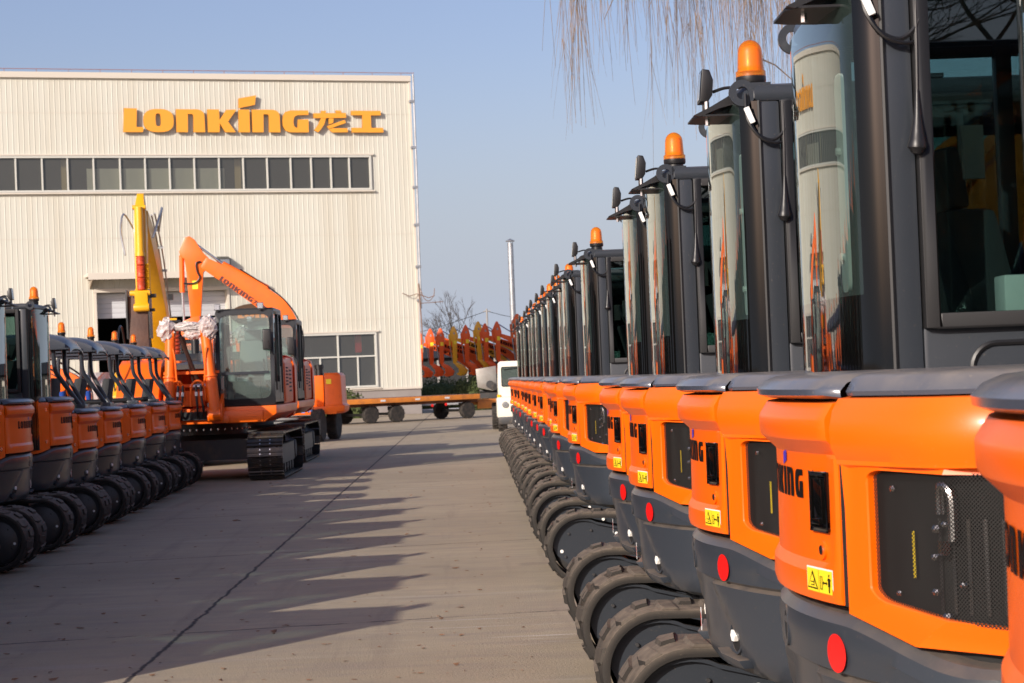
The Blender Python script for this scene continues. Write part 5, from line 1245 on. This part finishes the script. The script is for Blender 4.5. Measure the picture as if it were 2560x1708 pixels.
m = MB(); m.prism([(3.10, 3.52), (3.16, 3.2), (3.0, 2.72), (2.62, 2.62), (2.30, 2.85), (2.20, 3.1), (2.45, 3.05), (2.6, 3.3), (2.62, 3.66), (2.9, 3.6)], 'y', -.42, .20); m.build('bucket', orange_b, we, bevel=.02)

# ================================================================== BACKGROUND EXCAVATORS (row beyond the yard road)
def far_exc(name, label, pm):
    t = thing(name, label, 'excavator')
    m = MB(); m.prism([(-.36, 5.02), (-.30, 5.34), (-.10, 5.78), (0, 5.86), (.09, 5.80), (.26, 5.36), (.34, 5.02), (.22, 4.5), (.20, 3.05), (.02, 2.75), (-.12, 2.95), (-.14, 4.5)], 'y', -.16, .16); m.prism([(.02, 3.0), (.30, 2.9), (.55, 2.55), (.35, 2.45), (.1, 2.6)], 'y', -.14, .14)
    m.build('arm', pm, t, bevel=.02)
    m = MB(); m.prism([(-.05, 5.24), (.04, 5.40), (.11, 5.22), (.04, 5.17)], 'y', -.165, .165); m.build('arm_opening', concpost, t)
    m = MB(); banana(m, [(.30, 4.75), (1.5, 4.25), (2.9, 3.6), (4.0, 2.6), (4.6, 1.5)], [.14, .22, .28, .28, .20], -.22, .22, 4); bo = m.build('boom', pm, t)
    m = MB()
    for nm in LATIN:
        for pl in GL[nm]:
            q = [(1.1+(p[0]-668)/128*.26*.94-.0, .0, 4.38-((p[0]-668)/128*.26*.40)+(398-p[1])/128*.26-.12) for p in pl]; m.add([(a, -.226, b) for a, _, b in q], [tuple(range(len(q)))])
    m.build('lettering', ink, bo, smooth=False)
    m = MB(); m.tube([(1.1, 0, 4.95), (2.6, 0, 4.25)], .10, 10); m.build('arm_cylinder', pm, t)
    m = MB(); m.tube([(.14, 0, 5.62), (1.1, 0, 4.95)], .045, 8); m.tube([(-.30, 0, 4.3), (-.16, 0, 2.9)], .04, 8); m.build('cylinder_rod', steel, t)
    m = MB(); m.tube([(-.34, 0, 5.2), (-.30, 0, 4.3)], .085, 10); m.build('bucket_cylinder', pm, t)
    m = MB(); m.box((.10, -.165, 4.55), (.24, .01, .30)); m.build('yellow_label', labely, t)
    m = MB(); m.prism([(-.05, 2.85), (.2, 2.95), (.62, 2.75), (1.0, 2.3), (.86, 1.95), (.45, 1.85), (.10, 2.0), (.30, 2.2), (.26, 2.5)], 'y', -.5, .5); m.build('bucket', pm, t, bevel=.03)
    m = MB(); m.box((5.9, 0, 1.45), (3.2, 2.5, 1.1)); m.prism([(3.9, 1.2), (4.1, 2.8), (4.3, 2.95), (5.3, 2.95), (5.4, 1.2)], 'y', -1.25, -.3); m.build('machine_body', dsteel, t, bevel=.05)
    for sy in (-1, 1):
        m = MB(); m.prism(arc((4.1, .42), .42, 90, 270, 8)+arc((6.9, .42), .42, -90, 90, 8), 'y', sy*1.1-.28, sy*1.1+.28); m.build('crawler_track', shoe, t)
    return t
fo_ = far_exc('parked_excavator', 'x', orange_d); fy = far_exc('parked_excavator', 'x', yellow)
FARX = [(-3.75, 0, 'leftmost of the distant raised arms, cut by the hall corner, orange red'), (-2.95, 0, 'second orange red arm beside the hall corner in the distant row'), (-2.20, 0, 'third distant orange red arm, left of the first yellow one'), (-1.22, 1, 'yellow raised arm between orange ones, left of the two'),
        (-.33, 0, 'orange red arm between the two distant yellow ones'), (.60, 1, 'tallest yellow arm, right of the two in the distant row'), (1.10, 0, 'orange arm just right of the taller distant yellow arm'), (1.98, 0, 'last orange arm of the distant row, above the tipper bin')]
for i, (x, yl, lb) in enumerate(FARX):
    Y = 160-10*(i/7); sc = Y/150.
    o = (place if False else dup)(fy if yl else fo_, (x*sc, Y, 0), R(random.uniform(-2, 2)), lb, 'excavators with raised arms in the far row')
    h = [5.19, 5.37, 5.37, 5.48, 5.54, 5.77, 5.6, 5.71][i]; o.scale = (1, 1, (1.6+(h-1.6)*sc)/5.86)
def kill(o):
    for c in list(o.children): kill(c)
    bpy.data.objects.remove(o)
no = dup(fo_, (2.60, 112, 0), R(6), 'bright orange raised arm behind the white truck cab, nearest of the distant arms', 'excavators with raised arms in the far row'); no.scale = (1., 1., .86)
for ch in no.children:
    if ch.type == 'MESH' and ch.data.materials[0].name == orange_d.name: 
        ch.data = ch.data.copy(); ch.data.materials[0] = orange_b
kill(fo_); kill(fy)

# ================================================================== SHED, HEDGES, RAIL, CHIMNEY, POLE
sh = thing('storage_shed', 'long low dark shed behind the distant excavators', 'building', (0, 172, 0))
m = MB(); m.box((5, 4, 1.7), (60, 8, 3.4)); m.prism([(-.6, 3.4), (8.6, 3.4), (4, 4.4)], 'x', -25, 35); m.build('wall', shedm, sh)
m = MB()
for k in range(20): m.box((-10+k*2.4, -.15, 1.6), (.22, .2, 3.2))
m.build('post', concpost, sh)
def bush(name, label, loc, sx, sy, sz, seed, n=2600, lf=.05):
    rn = random.Random(seed); m = MB()
    for k in range(n):
        u, v_ = rn.random()*2*math.pi, rn.random(); ph = math.asin(v_); q = rn.uniform(.82, 1.03)*(1+.05*math.sin(u*5)+.04*math.sin(ph*9+u*3))
        c = Vector((sx*q*math.cos(ph)*math.cos(u), sy*q*math.cos(ph)*math.sin(u), sz*q*math.sin(ph)))
        a = Vector((rn.gauss(0, 1), rn.gauss(0, 1), rn.gauss(0, 1))).normalized(); b = a.orthogonal().normalized(); s_ = lf*rn.uniform(.6, 1.4)
        m.add([c-a*s_-b*s_*.5, c+a*s_-b*s_*.4, c+a*s_*.8+b*s_*.6, c-a*s_*.7+b*s_*.5], [(0, 1, 2, 3)])
    rows = []
    for i in range(7):
        ph = math.pi/2*i/6; rows.append([(sx*.84*math.cos(ph)*math.cos(2*math.pi*j/16), sy*.84*math.cos(ph)*math.sin(2*math.pi*j/16), sz*.84*math.sin(ph)) for j in range(16)])
    m.grid(rows, closeu=True)
    o = m.build(name, bushm, None, smooth=False); o.location = loc; tag(o, label, 'bush', 'clipped bushes'); return o
bush('clipped_bush', 'large dark clipped bush behind the trailer, left of the pair by the hall corner', (-1.9, 118, 0), 2.2, 1.6, 1.65, 1)
bush('clipped_bush', 'sunlit clipped bush beside the grey tipper bin', (-.15, 101, 0), 1.15, 1.1, 1.65, 2)
bush('clipped_bush', 'small olive bush by the hall wall behind the orange counterweight', (-5.75, 91.5, 0), 1.05, .8, 1.3, 3, 1400)
bush('clipped_bush', 'low dark bush between the hall corner and the guard rail', (-2.6, 112, 0), 1.2, 1.0, 1.2, 4)
gr_ = thing('guard_rail', 'low galvanised guard rail beside the hall corner', 'rail', (-2.2, 98.5, 0), R(2))
m = MB(); m.box((.5, 0, .40), (2.4, .05, .12)); m.box((.5, 0, .14), (2.4, .05, .08)); m.build('beam', galv, gr_, bevel=.01)
for x in (-.6, 1.65): m = MB(); m.box((x, .08, .24), (.12, .1, .5)); m.build('post', galv, gr_)
ch = thing('chimney', 'tall slim galvanised flue pipe rising behind the distant excavators', 'chimney', (3.42, 160, 0))
m = MB(); m.lathe([(.23, 0), (.23, 12.1)], (0, 0, 0), 'z', 20)
for z in (3, 6, 7.2, 9.2, 11): m.lathe([(.245, z), (.25, z+.03), (.245, z+.07)], (0, 0, 0), 'z', 20)
m.build('flue', galv, ch)
m = MB(); m.lathe([(.34, 12.20), (.36, 12.26), (.0, 12.45)], (0, 0, 0), 'z', 20)
for a in (0, 2.1, 4.2): m.box((.2*math.cos(a), .2*math.sin(a), 12.15), (.03, .03, .2))
m.build('cap', galv, ch)
up = thing('utility_pole', 'thin pale utility pole with wires beyond the excavator row', 'pole', (1.42, 166, 0))
m = MB(); m.tube([(0, 0, 0), (0, 0, 7.2)], [.11, .07], 8); m.box((0, 0, 7.0), (.6, .06, .06)); m.build('pole', concpost, up)
m = MB(); m.tube([(k*-1.2, 0, 7.0-1.1*math.sin(math.pi*min(1, k/9.)*.5)*1.9) for k in range(10)], .022, 4); m.tube([(k*1.2, 0, 7.0-.09*k*(9-k)*.4-.08*k) for k in range(10)], .022, 4); m.build('wire', dsteel, up)
# ================================================================== TRAILER
A_, B_ = Vector((-6.4, 76.3, 0)), Vector((.62, 81.3, 0)); dv = B_-A_; Ltr = dv.length
tr = thing('flatbed_trailer', 'flat three axle trailer with an orange edged rusty deck', 'trailer', tuple(A_), math.atan2(dv.y, dv.x))
m = MB(); m.box((Ltr/2, .02, .86), (Ltr, .10, .19)); m.box((Ltr/2, 2.3, .86), (Ltr, .10, .19)); m.box((.03, 1.16, .86), (.10, 2.2, .19)); m.box((Ltr-.03, 1.16, .86), (.10, 2.2, .19)); m.build('deck_edge', deck_or, tr, bevel=.008)
m = MB(); m.box((Ltr/2, 1.16, .93), (Ltr-.12, 2.16, .06)); m.box((Ltr/2, .6, .72), (Ltr-.3, .10, .16)); m.box((Ltr/2, 1.7, .72), (Ltr-.3, .10, .16)); m.build('deck', deck_wd, tr)
for x in (3.15, 4.35, 7.72):
    for y in (.22, 2.05): wheel(tr, x, y, .335, .22)
    m = MB(); m.box((x, 1.15, .335), (.10, 1.7, .10)); m.box((x, .42, .55), (.5, .06, .16)); m.build('axle', dsteel, tr)
m = MB()
for x in (3.6, 5.2, 6.6): m.box((x, -.036, .86), (.22, .008, .07))
m.build('reflector_strip', white, tr)
m = MB(); m.box((Ltr+.75, 1.0, .62), (1.6, .5, .22)); m.box((Ltr+.4, .7, .5), (.9, .06, .3)); m.build('drawbar', deck_or, tr, bevel=.01)
m = MB(); m.lathe([(0, 0), (.06, .01), (.06, .03), (0, .04)], (5.9, -.03, .58), 'y', 12); m.lathe([(0, 0), (.06, .01), (.06, .03), (0, .04)], (6.55, -.03, .60), 'y', 12); m.build('side_marker', red, tr)
# ================================================================== WHITE YARD TRUCK AND BIN
tk = thing('yard_truck', 'cream white yard truck facing the camera, half hidden behind the right-hand row', 'truck', (.72, 59.5, 0))
m = MB(); m.prism([(.03, 1.00), (.03, 1.42), (.06, 2.00), (.12, 2.05), (1.78, 2.05), (1.84, 2.00), (1.87, 1.42), (1.87, 1.00)], 'y', 0, 1.7); cb = m.build('cab', cwhite, tk, bevel=.03)
m = MB(); m.prism(rrect(.16, 1.74, 1.33, 1.86, .05), 'y', -.012, -.004); ws = m.build('windshield', g_front, cb)
m = MB(); m.prism(rrect(.13, 1.77, 1.30, 1.89, .06), 'y', -.006, .004); m.build('window_seal', black, cb)
m = MB(); m.tube([(.22, -.03, 1.80), (.75, -.03, 1.86)], .012, 6); m.build('wiper', black, cb)
m = MB(); m.prism([(-.02, .42), (-.02, .95), (.02, 1.0), (1.88, 1.0), (1.9, .95), (1.9, .42)], 'y', -.22, 1.9); lb_ = m.build('front_panel', cwhite, tk, bevel=.02)
m = MB()
for k in range(5): m.box((.95, -.228, .66+k*.055), (.65, .02, .025))
m.build('vent', void, lb_)
for x in (.22, 1.66):
    m = MB(); m.lathe([(0, -.04), (.09, -.03), (.10, 0)], (x, -.225, .78), 'y', 16); m.build('headlight', ledm, lb_)
    m = MB(); m.box((.04 if x < 1 else 1.84, -.04, 1.04), (.09, .05, .08)); m.build('indicator_lamp', ambercore, lb_)
m = MB(); m.box((.94, -.20, .32), (1.86, .14, .22)); m.build('bumper', dsteel, tk, bevel=.015)
for x, y, r_ in ((.13, .12, .33), (1.75, .12, .33), (-.02, 3.0, .40), (1.88, 3.0, .40)): wheel(tk, y, -x, r_, .26, hubm=dsteel).rotation_euler = (0, 0, R(90))
m = MB(); m.box((.95, 1.5, .5), (.9, 3.6, .18)); m.build('chassis', dsteel, tk)
m = MB(); m.prism([(-.60, 1.86), (-.56, 1.30), (-.10, 1.18), (.02, 1.22), (.02, 1.94)], 'y', 2.2, 4.0); hp = m.build('tipper_bin', tin, tk, bevel=.015)
m = MB(); m.lathe([(.12, 0), (.12, .12), (.07, .14), (.07, .18)], (-.18, 2.02, 1.38), 'y', 16); m.tube([(-.5, 2.6, 1.2), (.2, 2.4, 1.1)], .05, 8); m.box((-.1, 2.7, 1.05), (.8, 1.0, .16)); m.build('pump', dsteel, hp)
# white wrapped bundle and dark console standing behind the canopied machines
wb = thing('wrapped_bundle', 'white plastic wrapped bundle behind the canopied machines on the left', 'bundle', (-7.75, 40.5, 0))
m = MB(); rn = random.Random(11); rows = []
for z in lin(.2, 2.0, 14): rows.append([(.55*(1+rn.uniform(-.08, .08))*math.cos(a)*(1 if abs(math.cos(a)) > .5 else .9), .45*(1+rn.uniform(-.08, .08))*math.sin(a), z) for a in [2*math.pi*k/22 for k in range(22)]])
m.grid(rows, closeu=True); m.add(rows[-1], [tuple(range(22))]); m.build('wrap', film, wb, smooth=False)
m = MB(); m.box((0, 0, .1), (1.2, 1., .2)); m.build('pallet', deck_wd, wb)
# ================================================================== TREES
def willow(loc, label):
    t = thing('willow_tree', label, 'tree', loc); rn = random.Random(21)
    m = MB(); m.tube([(0, 0, 0), (-.1, .1, 2.0), (-.3, .0, 4.2), (-.4, .1, 5.5)], [.42, .34, .28, .22], 12)
    tips = []
    for k in range(16):
        a = math.pi+rn.uniform(-1.15, 1.15) if k < 12 else rn.uniform(-1.5, 1.5); L_ = rn.uniform(3.5, 7.8)
        p = [(-.3, .05, rn.uniform(3.5, 5.2))]; st_ = Vector(p[0])
        for q in range(1, 7):
            f = q/6; st2 = Vector((-.3+math.cos(a+.15*math.sin(q))*L_*f, math.sin(a+.15*math.sin(q+k))*L_*f, p[0][2]+5.2*math.sin(f*1.7)-f*.6+rn.uniform(-.15, .15))); p.append(tuple(st2))
        m.tube(p, [.15*(1-.8*i/6) for i in range(7)], 7)
        for i in range(2, 7): tips.append((Vector(p[i]), a))
    m.build('trunk', barkm, t)
    m = MB()
    def strand(p0, L_, r_, drift):
        n = 9; pts = []; x, y = 0, 0; ph = rn.uniform(0, 6); ph2 = rn.uniform(0, 6)
        for i in range(n):
            f = i/(n-1); x = drift[0]*f+.05*math.sin(ph+f*2.6)*f; y = drift[1]*f+.05*math.cos(ph2+f*3)*f
            pts.append((p0[0]+x, p0[1]+y, p0[2]-L_*f))
        m.tube(pts, [r_*(1-.72*i/(n-1)) for i in range(n)], 3, cap=False); return pts
    return t, m, strand, rn
wt, m, strand, rn = willow((9.2, 27.5, 0), 'bare weeping willow hanging thin tan twigs over the right-hand row')
# twigs hang in tresses; x is measured from the trunk, envelope of the tips rises toward the outer edge
for k in range(96):
    wx = rn.choice([rn.uniform(1.25, 4.9), rn.uniform(1.25, 4.9), rn.uniform(4.9, 10.5), rn.uniform(3.3, 4.9)])
    if k < 10: wx = [1.45, 1.55, 1.75, 2.1, 2.3, 2.55, 2.95, 3.15, 3.5, 4.2][k]
    wy = rn.uniform(24.5, 31); e = 4.55+1.1*abs(math.sin(wx*2.1))+rn.uniform(-.1, .7)
    if wx > 3.1 and wx < 4.3: e -= .35
    zt_ = 9.2+rn.uniform(-.6, .5); cxs = wx-9.2; cys = wy-27.5
    nsub = rn.randint(7, 12)
    main = strand((cxs, cys, zt_), zt_-e, .0075, (rn.uniform(-.2, .3), 0))
    for q in range(nsub):
        i = rn.randint(0, 5); p = main[i]; L_ = rn.uniform(1.0, 3.6); zend = max(p[2]-L_, e-.15+rn.uniform(0, 1.2)); strand((p[0]+rn.uniform(-.03, .03), p[1], p[2]), max(.3, p[2]-zend), rn.uniform(.0028, .0048), (rn.uniform(-.22, .26), rn.uniform(-.2, .2)))
for k in range(14):
    x = rn.uniform(1.15, 2.4); strand((x-9.2, rn.uniform(-2, 2), 9.0), rn.uniform(2.5, 4.0), .008, (rn.uniform(-.25, .1), 0))
for k in range(5):
    x = rn.uniform(2.6, 4.5); z = rn.uniform(6.0, 7.6); y = rn.uniform(-2, 2); dd = rn.choice([-1, 1]); m.tube([(x-9.2, y, z), (x-9.2+dd*.25, y, z-.12), (x-9.2+dd*.6, y, z-.45), (x-9.2+dd*.8, y, z-.85)], [.014, .011, .008, .004], 4)
cr_ = m.build('crown', twigm, wt)
def bare_tree(loc, h, label, seed, spread=.5, depth=6):
    t = thing('bare_tree', label, 'tree', loc, group='bare trees'); rn = random.Random(seed); mt, mc = MB(), MB()
    def grow(p, d, L_, r_, k):
        q = p+d*L_; mid = p+d*L_*.5+Vector((rn.uniform(-1, 1), rn.uniform(-1, 1), 0))*L_*.05
        (mt if k < 2 else mc).tube([p, mid, q], [r_, r_*.85, r_*.7], 6 if k < 2 else 4, cap=False)
        if k >= depth: return
        for _ in range(rn.choice([2, 3, 3])):
            nd = (d+Vector((rn.gauss(0, spread), rn.gauss(0, spread), rn.gauss(.12, .25)))).normalized(); grow(q, nd, L_*rn.uniform(.62, .85), r_*.62, k+1)
    grow(Vector((0, 0, 0)), Vector((0, 0, 1)), h*.30, h*.014, 0)
    mt.build('trunk', barkm, t); mc.build('crown', barkm, t); return t
bare_tree((-1.6, 178, 0), 8.5, 'faint bare tree beyond the distant arms, right of the hall corner', 4, .35, 6)
bare_tree((-3.4, 182, 0), 7.0, 'small bare tree showing just right of the hall corner', 9, .45, 6)
bare_tree((4.6, -7.5, 0), 7.2, 'tall bare tree behind the photographer, mirrored in the cab windows', 14, .75, 8)
bare_tree((8.5, -9, 0), 7.5, 'bare tree behind the photographer, on the right', 15, .7, 7)
